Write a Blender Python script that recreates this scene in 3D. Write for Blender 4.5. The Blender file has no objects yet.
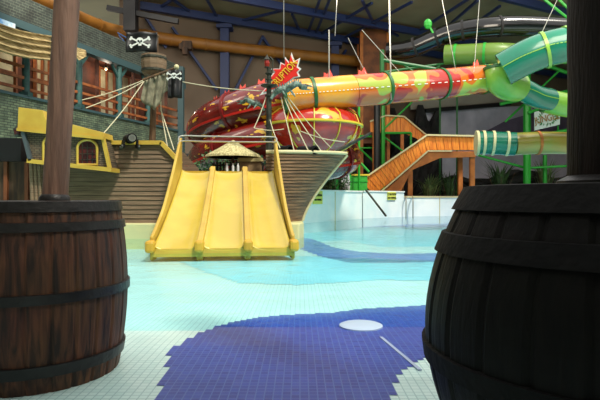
import bpy, math, random
from mathutils import Vector, Matrix
R = random.Random(7)
SC = bpy.context.scene
COL = SC.collection
PI = math.pi
F = 533.0; HZ = 198.0; H = 1.0
# ---------------------------------------------------------------- camera
cd = bpy.data.cameras.new('camera'); cam = bpy.data.objects.new('camera', cd); COL.objects.link(cam)
cam.location = (0, 0, H); cam.rotation_euler = (PI/2, 0, 0)
cd.sensor_width = 36; cd.lens = 36*F/600; cd.shift_y = -2/600; cd.clip_end = 300; cd.clip_start = 0.05
SC.camera = cam
# ---------------------------------------------------------------- light
w = bpy.data.worlds.new('world'); SC.world = w; w.use_nodes = True
w.node_tree.nodes['Background'].inputs[0].default_value = (1.0, 0.99, 0.95, 1)
w.node_tree.nodes['Background'].inputs[1].default_value = 1.3
sd = bpy.data.lights.new('sun', 'SUN'); so = bpy.data.objects.new('sun', sd); COL.objects.link(so)
sd.energy = 3.5; sd.angle = math.radians(6); sd.color = (1.0, 0.95, 0.82)
so.rotation_euler = Vector((-0.36, 0.46, -0.82)).to_track_quat('-Z', 'Y').to_euler(); so.location = (6, -6, 20)
for lx in (-8, 1, 10):      # added fill lights for hall ambient, above the pool, out of frame
    ld = bpy.data.lights.new('hall_fill', 'AREA'); lo_ = bpy.data.objects.new('hall_fill', ld); COL.objects.link(lo_)
    ld.shape = 'SQUARE'; ld.size = 3.5; ld.energy = 380; ld.color = (1.0, 0.88, 0.72)
    lo_.location = (lx, 17.5, 9.5); lo_.rotation_euler = Vector((0.1, 1, .12)).to_track_quat('-Z', 'Y').to_euler()
SC.view_settings.view_transform = 'Standard'; SC.view_settings.look = 'None'
SC.view_settings.gamma = 1; SC.view_settings.use_curve_mapping = False
SC.view_settings.exposure = 0.05

# ---------------------------------------------------------------- helpers
def P(px, py, D): return Vector(((px-300)/F*D, D, H+(HZ-py)/F*D))
def lin(c):
    return tuple(((v/255)/12.92 if v/255 <= .04045 else (((v/255)+.055)/1.055)**2.4) for v in c)
_m = {}
def mat(name, c, rough=.6, c2=None, scale=4, detail=4, metal=0, bump=0, bscale=None, stretch=(1,1,1), lo=.4, hi=.6, spec=.5, c3=None, p3=None, coat=0):
    if name in _m: return _m[name]
    m = bpy.data.materials.new(name); m.use_nodes = True; nt = m.node_tree; b = nt.nodes['Principled BSDF']
    b.inputs['Base Color'].default_value = (*lin(c), 1); b.inputs['Roughness'].default_value = rough
    b.inputs['Metallic'].default_value = metal; b.inputs['Specular IOR Level'].default_value = spec
    b.inputs['Coat Weight'].default_value = coat
    tc = nt.nodes.new('ShaderNodeTexCoord'); mp = nt.nodes.new('ShaderNodeMapping'); mp.inputs['Scale'].default_value = stretch
    nt.links.new(tc.outputs['Object'], mp.inputs[0])
    if c2:
        n = nt.nodes.new('ShaderNodeTexNoise'); n.inputs['Scale'].default_value = scale; n.inputs['Detail'].default_value = detail
        nt.links.new(mp.outputs[0], n.inputs['Vector'])
        cr = nt.nodes.new('ShaderNodeValToRGB'); cr.color_ramp.elements[0].position = lo; cr.color_ramp.elements[1].position = hi
        cr.color_ramp.elements[0].color = (*lin(c), 1); cr.color_ramp.elements[1].color = (*lin(c2), 1)
        if c3:
            e = cr.color_ramp.elements.new(p3 or min(.98, hi+(hi-lo)*.6)); e.color = (*lin(c3), 1)
            if p3: e = cr.color_ramp.elements.new(p3-.02); e.color = (*lin(c2), 1)
        nt.links.new(n.outputs['Fac'], cr.inputs[0]); nt.links.new(cr.outputs[0], b.inputs['Base Color'])
    if bump:
        n2 = nt.nodes.new('ShaderNodeTexNoise'); n2.inputs['Scale'].default_value = bscale or scale*4
        nt.links.new(mp.outputs[0], n2.inputs['Vector'])
        bp = nt.nodes.new('ShaderNodeBump'); bp.inputs['Strength'].default_value = bump; bp.inputs['Distance'].default_value = .03
        nt.links.new(n2.outputs['Fac'], bp.inputs['Height']); nt.links.new(bp.outputs[0], b.inputs['Normal'])
    _m[name] = m; return m
def brickmat(name, c1, c2, mortar, sx, sy, ms=.02, rough=.5, offset=.5, vec=None, bump=.3, noise=None, wet=0, rot=0):
    m = bpy.data.materials.new(name); m.use_nodes = True; nt = m.node_tree; b = nt.nodes['Principled BSDF']
    tc = nt.nodes.new('ShaderNodeTexCoord'); br = nt.nodes.new('ShaderNodeTexBrick')
    mp = nt.nodes.new('ShaderNodeMapping')
    mp.vector_type = 'TEXTURE'
    mp.inputs['Rotation'].default_value = vec or (0, 0, rot)
    nt.links.new(tc.outputs['Object'], mp.inputs[0]); nt.links.new(mp.outputs[0], br.inputs['Vector'])
    br.inputs['Scale'].default_value = 1; br.inputs['Brick Width'].default_value = sx; br.inputs['Row Height'].default_value = sy
    br.inputs['Mortar Size'].default_value = ms; br.offset = offset
    br.inputs['Color1'].default_value = (*lin(c1), 1); br.inputs['Color2'].default_value = (*lin(c2), 1); br.inputs['Mortar'].default_value = (*lin(mortar), 1)
    out = br.outputs['Color']
    if noise:
        n = nt.nodes.new('ShaderNodeTexNoise'); n.inputs['Scale'].default_value = noise[0]; n.inputs['Detail'].default_value = 6
        nt.links.new(tc.outputs['Object'], n.inputs['Vector'])
        cr = nt.nodes.new('ShaderNodeValToRGB'); cr.color_ramp.elements[0].position = .35; cr.color_ramp.elements[1].position = .65
        cr.color_ramp.elements[0].color = (noise[1],)*3+(1,); cr.color_ramp.elements[1].color = (1, 1, 1, 1)
        mx = nt.nodes.new('ShaderNodeMix'); mx.data_type = 'RGBA'; mx.blend_type = 'MULTIPLY'; mx.inputs[0].default_value = 1
        nt.links.new(n.outputs['Fac'], cr.inputs[0]); nt.links.new(out, mx.inputs[6]); nt.links.new(cr.outputs[0], mx.inputs[7]); out = mx.outputs[2]
    nt.links.new(out, b.inputs['Base Color']); b.inputs['Roughness'].default_value = rough
    if bump:
        bp = nt.nodes.new('ShaderNodeBump'); bp.inputs['Strength'].default_value = bump; bp.inputs['Distance'].default_value = .02; bp.invert = True
        nt.links.new(br.outputs['Fac'], bp.inputs['Height']); nt.links.new(bp.outputs[0], b.inputs['Normal'])
    _m[name] = m; return m

class MB:
    def __init__(s): s.v = []; s.f = []
    def add(s, vs, fs):
        n = len(s.v); s.v += [Vector(v) for v in vs]; s.f += [tuple(i+n for i in f) for f in fs]; return s
    def box(s, c, d, rz=0, M=None):
        x, y, z = d[0]/2, d[1]/2, d[2]/2
        vs = [Vector((a*x, b*y, e*z)) for a in (-1, 1) for b in (-1, 1) for e in (-1, 1)]
        m = M or Matrix.Rotation(rz, 3, 'Z')
        return s.add([m@v+Vector(c) for v in vs], [(0,1,3,2),(4,6,7,5),(0,4,5,1),(2,3,7,6),(0,2,6,4),(1,5,7,3)])
    def bar(s, a, b, w, h=None, up=(0,0,1)):
        a, b = Vector(a), Vector(b); h = h or w; d = (b-a).normalized(); u = Vector(up)
        if abs(d.dot(u)) > .98: u = Vector((0, 1, 0))
        x = d.cross(u).normalized(); z = x.cross(d)
        vs = [p+x*i*w/2+z*j*h/2 for p in (a, b) for i, j in ((-1,-1),(1,-1),(1,1),(-1,1))]
        return s.add(vs, [(3,2,1,0),(4,5,6,7),(0,1,5,4),(1,2,6,5),(2,3,7,6),(3,0,4,7)])
    def tube(s, pts, r, n=8, caps=True, inner=None):
        pts = [Vector(p) for p in pts]; rs = r if isinstance(r, (list, tuple)) else [r]*len(pts)
        vs = []; fs = []; prev = None
        for i, p in enumerate(pts):
            t = (pts[min(i+1, len(pts)-1)]-pts[max(i-1, 0)]).normalized()
            if prev is None:
                u = Vector((0, 0, 1)) if abs(t.z) < .95 else Vector((1, 0, 0))
                x = t.cross(u).normalized()
            else: x = (prev-t*prev.dot(t)).normalized()
            prev = x; y = t.cross(x)
            for k in range(n): vs.append(p+x*math.cos(2*PI*k/n)*rs[i]+y*math.sin(2*PI*k/n)*rs[i])
        for i in range(len(pts)-1):
            for k in range(n): fs.append((i*n+k, i*n+(k+1) % n, (i+1)*n+(k+1) % n, (i+1)*n+k))
        if caps: fs += [tuple(range(n-1, -1, -1)), tuple(range((len(pts)-1)*n, len(pts)*n))]
        return s.add(vs, fs)
    def lathe(s, prof, c=(0,0,0), n=24, mod=None, M=None, a0=0, a1=2*PI):
        vs = []; fs = []; full = abs(a1-a0-2*PI) < 1e-6; cols = n if full else n+1
        for r, z in prof:
            for k in range(cols):
                a = a0+(a1-a0)*k/n; rr = r*(mod(a) if mod else 1); v = Vector((rr*math.cos(a), rr*math.sin(a), z))
                vs.append((M@v if M else v)+Vector(c))
        for i in range(len(prof)-1):
            for k in range(n): fs.append((i*cols+k, i*cols+(k+1) % cols, (i+1)*cols+(k+1) % cols, (i+1)*cols+k))
        if full:
            if prof[0][0] > 1e-4: fs.append(tuple(range(cols-1, -1, -1)))
            if prof[-1][0] > 1e-4: fs.append(tuple(range((len(prof)-1)*cols, len(prof)*cols)))
        return s.add(vs, fs)
    def prism(s, poly, off):            # polygon (3d points) extruded by vector
        n = len(poly); poly = [Vector(p) for p in poly]; o = Vector(off)
        return s.add(poly+[p+o for p in poly], [tuple(range(n)), tuple(range(2*n-1, n-1, -1))]+[(i, n+i, n+(i+1) % n, (i+1) % n) for i in range(n)])
    def ball(s, c, r, n=10, sc=(1,1,1)):
        vs = []; m = n//2+1
        prof = [(max(1e-4, r*math.sin(PI*i/m)), -r*math.cos(PI*i/m)) for i in range(m+1)]
        t = MB().lathe(prof, n=n); return s.add([Vector((v.x*sc[0], v.y*sc[1], v.z*sc[2]))+Vector(c) for v in t.v], t.f)
    def grid(s, fn, nu, nv, closed_u=False):
        vs = [fn(i/nu, j/nv) for j in range(nv+1) for i in range(nu+1)]
        fs = [(j*(nu+1)+i, j*(nu+1)+i+1, (j+1)*(nu+1)+i+1, (j+1)*(nu+1)+i) for j in range(nv) for i in range(nu)]
        return s.add(vs, fs)
    def build(s, name, m, parent=None, smooth=False, bevel=0, solid=0, base=None):
        if parent is not None:
            org = wl(parent)
        elif base is not None: org = Vector(base)
        else:
            xs = [v.x for v in s.v]; ys = [v.y for v in s.v]; zs = [v.z for v in s.v]
            org = Vector(((min(xs)+max(xs))/2, (min(ys)+max(ys))/2, min(zs)))
        me = bpy.data.meshes.new(name); me.from_pydata([v-org for v in s.v], [], s.f); me.update()
        import bmesh
        bm = bmesh.new(); bm.from_mesh(me); bmesh.ops.recalc_face_normals(bm, faces=bm.faces); bm.to_mesh(me); bm.free()
        o = bpy.data.objects.new(name, me); COL.objects.link(o)
        me.materials.append(m)
        if parent is not None: o.parent = parent
        else: o.location = org
        if smooth:
            for p in me.polygons: p.use_smooth = True
            me.set_sharp_from_angle(angle=math.radians(40))
        if solid:
            md = o.modifiers.new('thick', 'SOLIDIFY'); md.thickness = solid; md.offset = 0
        if bevel:
            md = o.modifiers.new('bevel', 'BEVEL'); md.width = bevel; md.segments = 2; md.limit_method = 'ANGLE'
        return o
def wl(o):
    v = Vector(o.location)
    while o.parent: o = o.parent; v = v+Vector(o.location)
    return v
def tag(o, label, cat, group=None, kind=None):
    o['label'] = label; o['category'] = cat
    if group: o['group'] = group
    if kind: o['kind'] = kind
    return o
def thing(name, label, cat, loc=(0,0,0), group=None):
    o = bpy.data.objects.new(name, None); COL.objects.link(o); o.location = loc; o.empty_display_size = .1
    return tag(o, label, cat, group)
def struct(o): o['kind'] = 'structure'; return o
def text_mb(body, size, place, depth=.01):
    cu = bpy.data.curves.new('t', 'FONT'); cu.body = body; cu.size = size; cu.extrude = depth; cu.align_x = 'CENTER'; cu.align_y = 'CENTER'
    to = bpy.data.objects.new('t', cu); COL.objects.link(to)
    dg = bpy.context.evaluated_depsgraph_get(); me = bpy.data.meshes.new_from_object(to.evaluated_get(dg))
    mb = MB(); mb.add([place(v.co) for v in me.vertices], [tuple(p.vertices) for p in me.polygons])
    bpy.data.objects.remove(to); return mb
def smooth_path(pts, k=6):
    pts = [Vector(p) for p in pts]; out = []
    for i in range(len(pts)-1):
        p0 = pts[max(i-1, 0)]; p1 = pts[i]; p2 = pts[i+1]; p3 = pts[min(i+2, len(pts)-1)]
        for j in range(k):
            t = j/k
            out.append(.5*((2*p1)+(p2-p0)*t+(2*p0-5*p1+4*p2-p3)*t*t+(3*p1-p0-3*p2+p3)*t**3))
    return out+[pts[-1]]

# ---------------------------------------------------------------- materials
def tilemat(name, c1, c2, mortar, s=.045): return brickmat(name, c1, c2, mortar, s, s, .0035, .35, 0, bump=.15, noise=(.8, .86))
T_white = tilemat('white_mosaic', (216, 242, 238), (202, 234, 230), (166, 204, 204))
T_aqua = tilemat('aqua_mosaic', (164, 230, 240), (148, 222, 236), (136, 206, 220))
T_blue = tilemat('blue_mosaic', (22, 50, 150), (38, 72, 172), (66, 100, 176))
T_navy = tilemat('navy_mosaic', (84, 120, 190), (100, 136, 200), (110, 146, 196))
T_plinth = mat('plinth_render', (216, 208, 150), .6, (200, 200, 150), 1.5)
M_wood_hull = mat('weathered_planks', (134, 110, 84), .7, (98, 78, 58), 3, stretch=(.6, .6, 14), bump=.3, lo=.35, hi=.7)
M_bow = mat('brown_bow_planks', (140, 106, 72), .6, (92, 68, 44), 3, stretch=(.6, .6, 14), bump=.3)
M_yellow = mat('yellow_paint', (198, 168, 68), .45, (188, 154, 58), 2, bump=.05)
M_slide = mat('slide_yellow', (200, 176, 60), .3, (190, 164, 52), 1.2, coat=.2)
M_slide2 = mat('slide_divider_yellow', (198, 164, 60), .35, (186, 152, 52), 2)
M_foot = mat('foot_ochre', (206, 160, 44), .5, (190, 146, 40), 3)
M_cream = mat('cream_trim', (206, 196, 150), .55)
M_green = mat('green_steel', (34, 158, 44), .4, coat=.2)
M_dgreen = mat('dark_green_steel', (20, 92, 36), .45)
M_blue = mat('blue_steel', (26, 44, 88), .5)
M_orange = mat('orange_duct', (140, 92, 28), .5, (122, 78, 22), .8)
M_ceil = mat('ceiling_panel', (150, 140, 108), .8, (130, 122, 94), .3)
M_wallb = mat('brown_cladding', (112, 96, 80), .8, (98, 84, 70), .25)
M_black = mat('black_paint', (14, 14, 16), .5)
M_dark = mat('dark_rough', (22, 22, 24), .8, (40, 38, 38), 1.5, bump=.5)
M_steel = mat('brushed_steel', (190, 190, 180), .3, metal=.9)
M_rope = mat('pale_rope', (206, 200, 168), .8)
M_white = mat('white_paint', (226, 228, 222), .5)
M_teal = mat('teal_paint', (46, 86, 82), .6, (36, 70, 70), 5)
M_lintel = mat('slate_blue_lintel', (46, 72, 76), .6)
M_rail = mat('rust_orange_wood', (152, 88, 44), .6, (120, 62, 30), 4)
M_panelc = mat('cream_panel', (226, 216, 178), .7, (196, 184, 146), 2)
M_brownp = mat('red_brown_panel', (98, 50, 30), .7, (66, 34, 22), 2)
M_thatch = mat('thatch', (214, 204, 150), .9, (164, 152, 104), 20, bump=.6, stretch=(1,1,.3))
M_stair = mat('orange_stair_wood', (244, 146, 40), .5, (214, 116, 26), 3, stretch=(4, 4, .4))
M_stair2 = mat('stair_stringer_brown', (190, 112, 46), .6, (160, 90, 34), 2)
M_leaf = mat('leaf_green', (60, 96, 44), .6, (32, 62, 30), 3)
M_leaf2 = mat('pale_leaf', (120, 140, 84), .6, (70, 96, 50), 3)
M_bronze = mat('dark_bronze', (44, 46, 40), .5, (70, 72, 60), 8, metal=.4)
M_verd = mat('verdigris', (120, 146, 134), .6, (60, 78, 72), 9, bump=.5)
M_mast = mat('mast_wood', (112, 84, 54), .7, (80, 58, 38), 4, stretch=(3,3,.3))
M_sail = mat('torn_canvas', (150, 144, 120), .9, (110, 106, 88), 6)
M_redglass = mat('red_glass', (150, 30, 16), .3)
M_pane = mat('dark_red_pane', (92, 38, 34), .25, (50, 26, 28), 6)
M_shingle = brickmat('green_stone_cladding', (92, 116, 94), (60, 84, 72), (34, 48, 44), .30, .10, .014, .7, vec=(PI/2, 0, 0), bump=.6, noise=(2.5, .5))
M_shed = mat('shed_brown', (84, 60, 40), .7, (50, 36, 26), 2, stretch=(4, 4, .5))
M_tubeR = mat('shaded_red_tube', (116, 20, 14), .25, (92, 14, 12), 2.0, detail=2.5, lo=.3, hi=.60, c3=(206, 160, 40), p3=.63, coat=.5, stretch=(1,1,2.2))  # coil's weak light put into a darker red; yellow flashes are paint
M_tubeB = mat('lit_red_tube', (200, 44, 28), .2, (170, 26, 18), 1.6, detail=2, lo=.35, hi=.57, c3=(224, 170, 50), p3=.64, coat=.6)  # slide red brightened to hold the light on the bowl
M_tubeO = mat('camouflage_tube', (172, 34, 24), .25, (206, 104, 34), 1.25, detail=1, lo=.46, hi=.48, c3=(160, 176, 62), p3=.62, coat=.5)
M_tubeO2 = mat('orange_tube', (206, 70, 18), .25, (238, 160, 36), .8, detail=1.5, lo=.4, hi=.6, coat=.5)
M_tealT = mat('teal_tube', (10, 108, 84), .25, coat=.5)
M_limeT = mat('lime_tube', (112, 166, 50), .3, (132, 180, 66), 1, coat=.4)
M_olive = mat('olive_tube', (96, 128, 44), .4)
M_blackT = mat('black_tube', (7, 7, 9), .18, coat=.5)
M_pink = mat('pink_crest', (226, 90, 80), .5)
M_yellowline = mat('yellow_seam', (224, 196, 60), .4)
M_signY = mat('yellow_sign', (214, 216, 96), .5)
M_bin = mat('green_plastic', (60, 170, 60), .4)
M_mural = mat('mural_dusk', (200, 196, 212), .7, (168, 166, 184), .4)
M_mount = mat('mural_mountain', (104, 92, 116), .7, (86, 76, 100), .6)
M_greyw = mat('grey_cladding', (168, 160, 148), .8, (150, 144, 134), .3)
M_poolw = mat('white_pool_panel', (232, 240, 238), .5, (212, 230, 232), .8)

def barrel_mat(name, c1, c2):
    m = bpy.data.materials.new(name); m.use_nodes = True; nt = m.node_tree; b = nt.nodes['Principled BSDF']
    tc = nt.nodes.new('ShaderNodeTexCoord'); mp = nt.nodes.new('ShaderNodeMapping'); mp.inputs['Scale'].default_value = (16, 16, 1.2)
    n = nt.nodes.new('ShaderNodeTexNoise'); n.inputs['Scale'].default_value = 2.2; n.inputs['Detail'].default_value = 8; n.inputs['Distortion'].default_value = .6
    cr = nt.nodes.new('ShaderNodeValToRGB'); cr.color_ramp.elements[0].position = .34; cr.color_ramp.elements[1].position = .68
    cr.color_ramp.elements[0].color = (*lin(c1), 1); cr.color_ramp.elements[1].color = (*lin(c2), 1)
    n3 = nt.nodes.new('ShaderNodeTexNoise'); n3.inputs['Scale'].default_value = 3; nt.links.new(tc.outputs['Object'], n3.inputs['Vector'])
    mx = nt.nodes.new('ShaderNodeMix'); mx.data_type = 'RGBA'; mx.blend_type = 'MULTIPLY'; mx.inputs[0].default_value = .6
    nt.links.new(tc.outputs['Object'], mp.inputs[0]); nt.links.new(mp.outputs[0], n.inputs['Vector']); nt.links.new(n.outputs['Fac'], cr.inputs[0])
    nt.links.new(cr.outputs[0], mx.inputs[6]); nt.links.new(n3.outputs['Color'], mx.inputs[7])
    nt.links.new(mx.outputs[2], b.inputs['Base Color']); b.inputs['Roughness'].default_value = .6; b.inputs['Specular IOR Level'].default_value = .15 if c2[0] < 40 else .4
    bp = nt.nodes.new('ShaderNodeBump'); bp.inputs['Strength'].default_value = .5; bp.inputs['Distance'].default_value = .01
    nt.links.new(n.outputs['Fac'], bp.inputs['Height']); nt.links.new(bp.outputs[0], b.inputs['Normal']); return m
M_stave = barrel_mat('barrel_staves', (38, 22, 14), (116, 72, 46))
M_stave2 = barrel_mat('shaded_barrel_staves', (5, 4, 4), (15, 12, 10))  # near-black staves carry the right barrel's shade in their colour
M_hoop = mat('dark_iron_hoop', (40, 38, 38), .45, (28, 26, 26), 6, metal=.3, bump=.2)
M_pole2 = mat('shaded_pole', (34, 26, 22), .6, (24, 18, 16), 8, stretch=(3, 3, .3), bump=.3, spec=.15)  # shade on the right pole put into its colour
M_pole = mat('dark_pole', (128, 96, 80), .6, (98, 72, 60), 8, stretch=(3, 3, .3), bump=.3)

# ---------------------------------------------------------------- floor and pool
def fz(y):
    if y < 3.6: return 0.0
    if y < 9: return -0.14*(y-3.6)/5.4
    return -0.14-min(.3, (y-9)*.03)
def onfloor(px, py):
    D = 3.0
    for _ in range(60): D = F*(H-fz(D))/(py-HZ)
    return Vector(((px-300)/F*D, D, fz(D)))
ys = [-8, 0, 3.6, 5, 6, 7, 8, 9, 12, 16, 19, 24, 30, 40, 50]
mb = MB(); mb.grid(lambda u, v: Vector((-22+46*u, ys[int(round(v*14))], fz(ys[int(round(v*14))]))), 4, 14)
struct(mb.build('floor', T_white, base=(0, 0, 0)))
def inpoly(x, y, poly):
    c = False; n = len(poly)
    for i in range(n):
        x1, y1 = poly[i]; x2, y2 = poly[(i+1) % n]
        if (y1 > y) != (y2 > y) and x < (x2-x1)*(y-y1)/(y2-y1)+x1: c = not c
    return c
def mosaic(pxpoly, m, name, s=.045, dz=.003, holes=()):
    poly = [tuple(onfloor(*p)[:2]) for p in pxpoly]
    xs = [p[0] for p in poly]; yy = [p[1] for p in poly]; mb = MB()
    for j in range(int(min(yy)//s)-1, int(max(yy)//s)+2):
        run = None
        for i in range(int(min(xs)//s)-1, int(max(xs)//s)+3):
            ins = inpoly((i+.5)*s, (j+.5)*s, poly)
            if ins and run is None: run = i
            if not ins and run is not None:
                a, b, y0, y1 = run*s, i*s, j*s, (j+1)*s
                mb.add([(a, y0, fz(y0)+dz), (b, y0, fz(y0)+dz), (b, y1, fz(y1)+dz), (a, y1, fz(y1)+dz)], [(0,1,2,3)]); run = None
    o = struct(mb.build(name, m, base=(0, 0, 0))); return o
mosaic([(130,440),(155,400),(166,372),(170,350),(185,341),(200,333),(218,326),(240,321),(262,317),(285,315),(330,313),(362,309),(400,307),(450,304),(520,302),(560,330),
        (470,350),(430,356),(412,364),(400,375),(394,390),(392,400),(385,440)], T_blue, 'floor_blue_mosaic')
mosaic([(296,236),(312,239),(335,248),(360,252),(400,254),(600,250),(600,258),(400,263),(350,263),(322,257),(300,249)], T_navy, 'floor_curved_band', s=.09)
mosaic([(330,226),(380,222),(600,224),(600,228),(380,227),(340,229)], T_navy, 'floor_far_band', s=.12)
mosaic([(170,258),(300,256),(580,266),(600,284),(380,280),(300,285),(240,283),(205,272),(180,262)], T_aqua, 'floor_aqua_sweep', s=.09)
mosaic([(310,242),(296,230),(330,222),(600,218),(600,246),(380,247),(345,240)], T_aqua, 'floor_aqua_field', s=.12, dz=.001)
# water
m = bpy.data.materials.new('pool_water'); m.use_nodes = True; nt = m.node_tree; nt.nodes.clear()
out = nt.nodes.new('ShaderNodeOutputMaterial'); tr = nt.nodes.new('ShaderNodeBsdfTransparent'); gl = nt.nodes.new('ShaderNodeBsdfGlossy'); mx = nt.nodes.new('ShaderNodeMixShader')
fr = nt.nodes.new('ShaderNodeFresnel'); fr.inputs['IOR'].default_value = 1.045; tr.inputs[0].default_value = (.83, .98, .995, 1); gl.inputs['Roughness'].default_value = .12
tc = nt.nodes.new('ShaderNodeTexCoord'); n = nt.nodes.new('ShaderNodeTexNoise'); n.inputs['Scale'].default_value = 2.2; n.inputs['Detail'].default_value = 4; n.inputs['Distortion'].default_value = .5
bp = nt.nodes.new('ShaderNodeBump'); bp.inputs['Strength'].default_value = .35; bp.inputs['Distance'].default_value = .06
nt.links.new(tc.outputs['Object'], n.inputs['Vector']); nt.links.new(n.outputs['Fac'], bp.inputs['Height'])
nt.links.new(bp.outputs[0], gl.inputs['Normal']); nt.links.new(bp.outputs[0], fr.inputs['Normal'])
nt.links.new(fr.outputs[0], mx.inputs[0]); nt.links.new(tr.outputs[0], mx.inputs[1]); nt.links.new(gl.outputs[0], mx.inputs[2]); nt.links.new(mx.outputs[0], out.inputs[0])
M_water = m
mb = MB(); mb.grid(lambda u, v: Vector((-9+(17+9*v)*u, 4.0+(15.4+25*u)*v if v else 4.0, -.012)), 1, 1)
tag(mb.build('pool_water', M_water, base=(0, 0, -.012)), 'clear turquoise water of the shallow pool in front of the ship', 'water', kind='stuff')
# drain cover and pipe line on the blue tiles
c = onfloor(361, 327)
t = thing('floor_spout', 'round white floor spout cover set in the dark blue tiles', 'drain', c)
MB().lathe([(.17, .004), (.17, .016), (.15, .024), (.04, .03)], c, 32).build('cover_plate', mat('pale_spout', (170, 190, 214), .4), t, True)
a, b = onfloor(381, 338), onfloor(420, 371)
tag(MB().bar(a+Vector((0,0,.006)), b+Vector((0,0,.006)), .022, .008).build('floor_strip', mat('pale_blue_tile', (160, 176, 204), .4)), 'thin pale strip running from the floor spout toward the right barrel', 'floor strip')

# ---------------------------------------------------------------- hall shell
LB = Vector((-10.13, 18, 0)); LU = Vector((.338, 1, 0)).normalized(); LN = Vector((1, -.338, 0)).normalized()
def LP(px, z, off=0):     # point on the left facade seen at column px
    k = (px-300)/F; o = LB+LN*off; q = (k*o.y-o.x)/(LU.x/LU.y-k)
    p = o+Vector((LU.x/LU.y*q, q, 0)); return Vector((p.x, p.y, z))
BB = Vector((-4.5, 32, 0)); BU = Vector((1.88, 1, 0)).normalized(); BN = Vector((1, -1.88, 0)).normalized()
def BP(px, py=None, z=0, off=0):
    k = (px-300)/F; o = BB+BN*off; q = (k*o.y-o.x)/(BU.x/BU.y-k)
    D = o.y+q; X = o.x+BU.x/BU.y*q
    if py is not None: z = H+(HZ-py)/F*D
    return Vector((X, D, z))
a, b = BP(120), BP(480); n_ = BN*-.3
struct(MB().prism([a, b, b+Vector((0,0,12)), a+Vector((0,0,12))], n_).build('wall_back', M_wallb))
a, b = BP(480), BP(640)
struct(MB().prism([a, b, b+Vector((0,0,12)), a+Vector((0,0,12))], n_).build('wall_back_right', M_wallb))
# opaque roof; the open bay before it is sized to let sun in
struct(MB().prism([(-24, 27.5, 12), (26, 27.5, 12), (26, 58, 12), (-24, 58, 12)], (0, 0, .3)).build('ceiling', M_ceil))
struct(MB().prism([(24, -8, 0), (24, 58, 0), (24, 58, 12), (24, -8, 12)], (.3, 0, 0)).build('wall_right', M_greyw))
struct(MB().prism([(-24, -4, 12), (-12, -4, 12), (-12, 27.5, 12), (-24, 27.5, 12)], (0, 0, .3)).build('ceiling_left', M_ceil))
struct(MB().prism([(-24, -8, 12), (26, -8, 12), (26, -3.4, 12), (-24, -3.4, 12)], (0, 0, .3)).build('ceiling_near_shade', M_ceil))  # unseen slab, its edge set to keep sun off the barrels
struct(MB().prism([(-24, -8, 0), (26, -8, 0), (26, -8, 12), (-24, -8, 12)], (0, -.3, 0)).build('wall_near_block', M_greyw))  # unseen wall added to block ambient light from behind the camera
struct(MB().prism([(-24, -8, 0), (-24, 25, 0), (-24, 25, 12), (-24, -8, 12)], (-.3, 0, 0)).build('wall_far_left', M_greyw))
# left facade
zb, zt, zr = 4.58, 6.98, 8.15
a0, a1 = LP(-90, 0), LP(185, 0)
def slab(name, z0, z1, off0, off1, m, pa=-90, pb=185):
    a, b = LP(pa, z0), LP(pb, z0); a += LN*off0; b += LN*off0
    return MB().prism([a, b, b+LN*(off1-off0), a+LN*(off1-off0)], (0, 0, z1-z0)).build(name, m)
fac_ang = math.atan2(LU.y, LU.x)
M_sh = brickmat('green_stone_wall', (116, 132, 104), (80, 98, 80), (46, 58, 50), .26, .09, .012, .7, vec=(PI/2, 0, fac_ang), bump=.6, noise=(2.5, .5))
M_sh2 = brickmat('grey_slate_band', (54, 64, 58), (34, 42, 38), (84, 92, 80), .26, .10, .012, .7, vec=(PI/2, 0, fac_ang), bump=.6, noise=(2.5, .4))
struct(slab('wall_left', 0, zb, -.3, 0, M_sh))
struct(slab('wall_left_upper', zt+.25, zr, -.3, 0, M_sh2))
struct(slab('trim_1', zt, zt+.28, -.3, .06, M_lintel))
struct(slab('trim_2', zb-.02, zb+.08, -.35, .06, M_lintel))
struct(slab('floor_balcony', zb-.9, zb-.75, -3, -.3, M_shed))
struct(slab('wall_balcony', zb-.9, zr, -1.9, -1.7, M_brownp))
struct(slab('ceiling_balcony', zt+.3, zt+.45, -3, -.3, M_brownp))
# shop windows of the gallery
for i, (pa, pb) in enumerate([(-30, 14), (34, 48), (98, 113), (120, 136), (146, 156)]):
    A, B = LP(pa, 0, -1.66), LP(pb, 0, -1.66)
    w_ = struct(MB().prism([A+Vector((0,0,zb+.0)), B+Vector((0,0,zb+.0)), B+Vector((0,0,zt+.15)), A+Vector((0,0,zt+.15))], LN*.04).build('window_%d' % (i+1), M_panelc))
    f = MB()
    for q in (A, B, (A+B)/2): f.bar(q+Vector((0,0,zb-.05))+LN*.06, q+Vector((0,0,zt+.2))+LN*.06, .12 if q is not (A+B)/2 else .06)
    for z in (zb, zb+1.2, zt+.15): f.bar(A+Vector((0,0,z))+LN*.06, B+Vector((0,0,z))+LN*.06, .1)
    f.build('window_frame', M_rail, w_)
for px, l in ((40, 'small glowing gallery lamp right of the leftmost teal post'), (106, 'added gallery fill lamp above the pale window'), (160, 'added gallery fill lamp near the far end of the gallery')):  # left lamp is real, the other two are added to brighten the gallery
    p = LP(px, zt-.02, -.9); t = thing('gallery_lamp', l, 'lamp', p, 'small gallery lamps')
    MB().lathe([(.07, .1), (.10, .02), (.08, 0), (.02, 0)], p, 14).build('shade', M_bronze, t, True)
    em = mat('warm_bulb', (255, 190, 130)); em.node_tree.nodes['Principled BSDF'].inputs['Emission Color'].default_value = (1, .55, .3, 1); em.node_tree.nodes['Principled BSDF'].inputs['Emission Strength'].default_value = 2
    MB().bar(p+Vector((0,0,.08)), p+Vector((0,0,.34)), .03).build('stem', M_bronze, t)
    MB().ball(p-Vector((0,0,.04)), .06, 10).build('bulb', em, t, True)
    pl = bpy.data.lights.new('gallery_light', 'POINT'); pl.energy = 36; pl.color = (1, .86, .68); pl.shadow_soft_size = .08
    po = bpy.data.objects.new('gallery_light', pl); COL.objects.link(po); po.parent = t; po.location = (0, 0, -.16)
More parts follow.
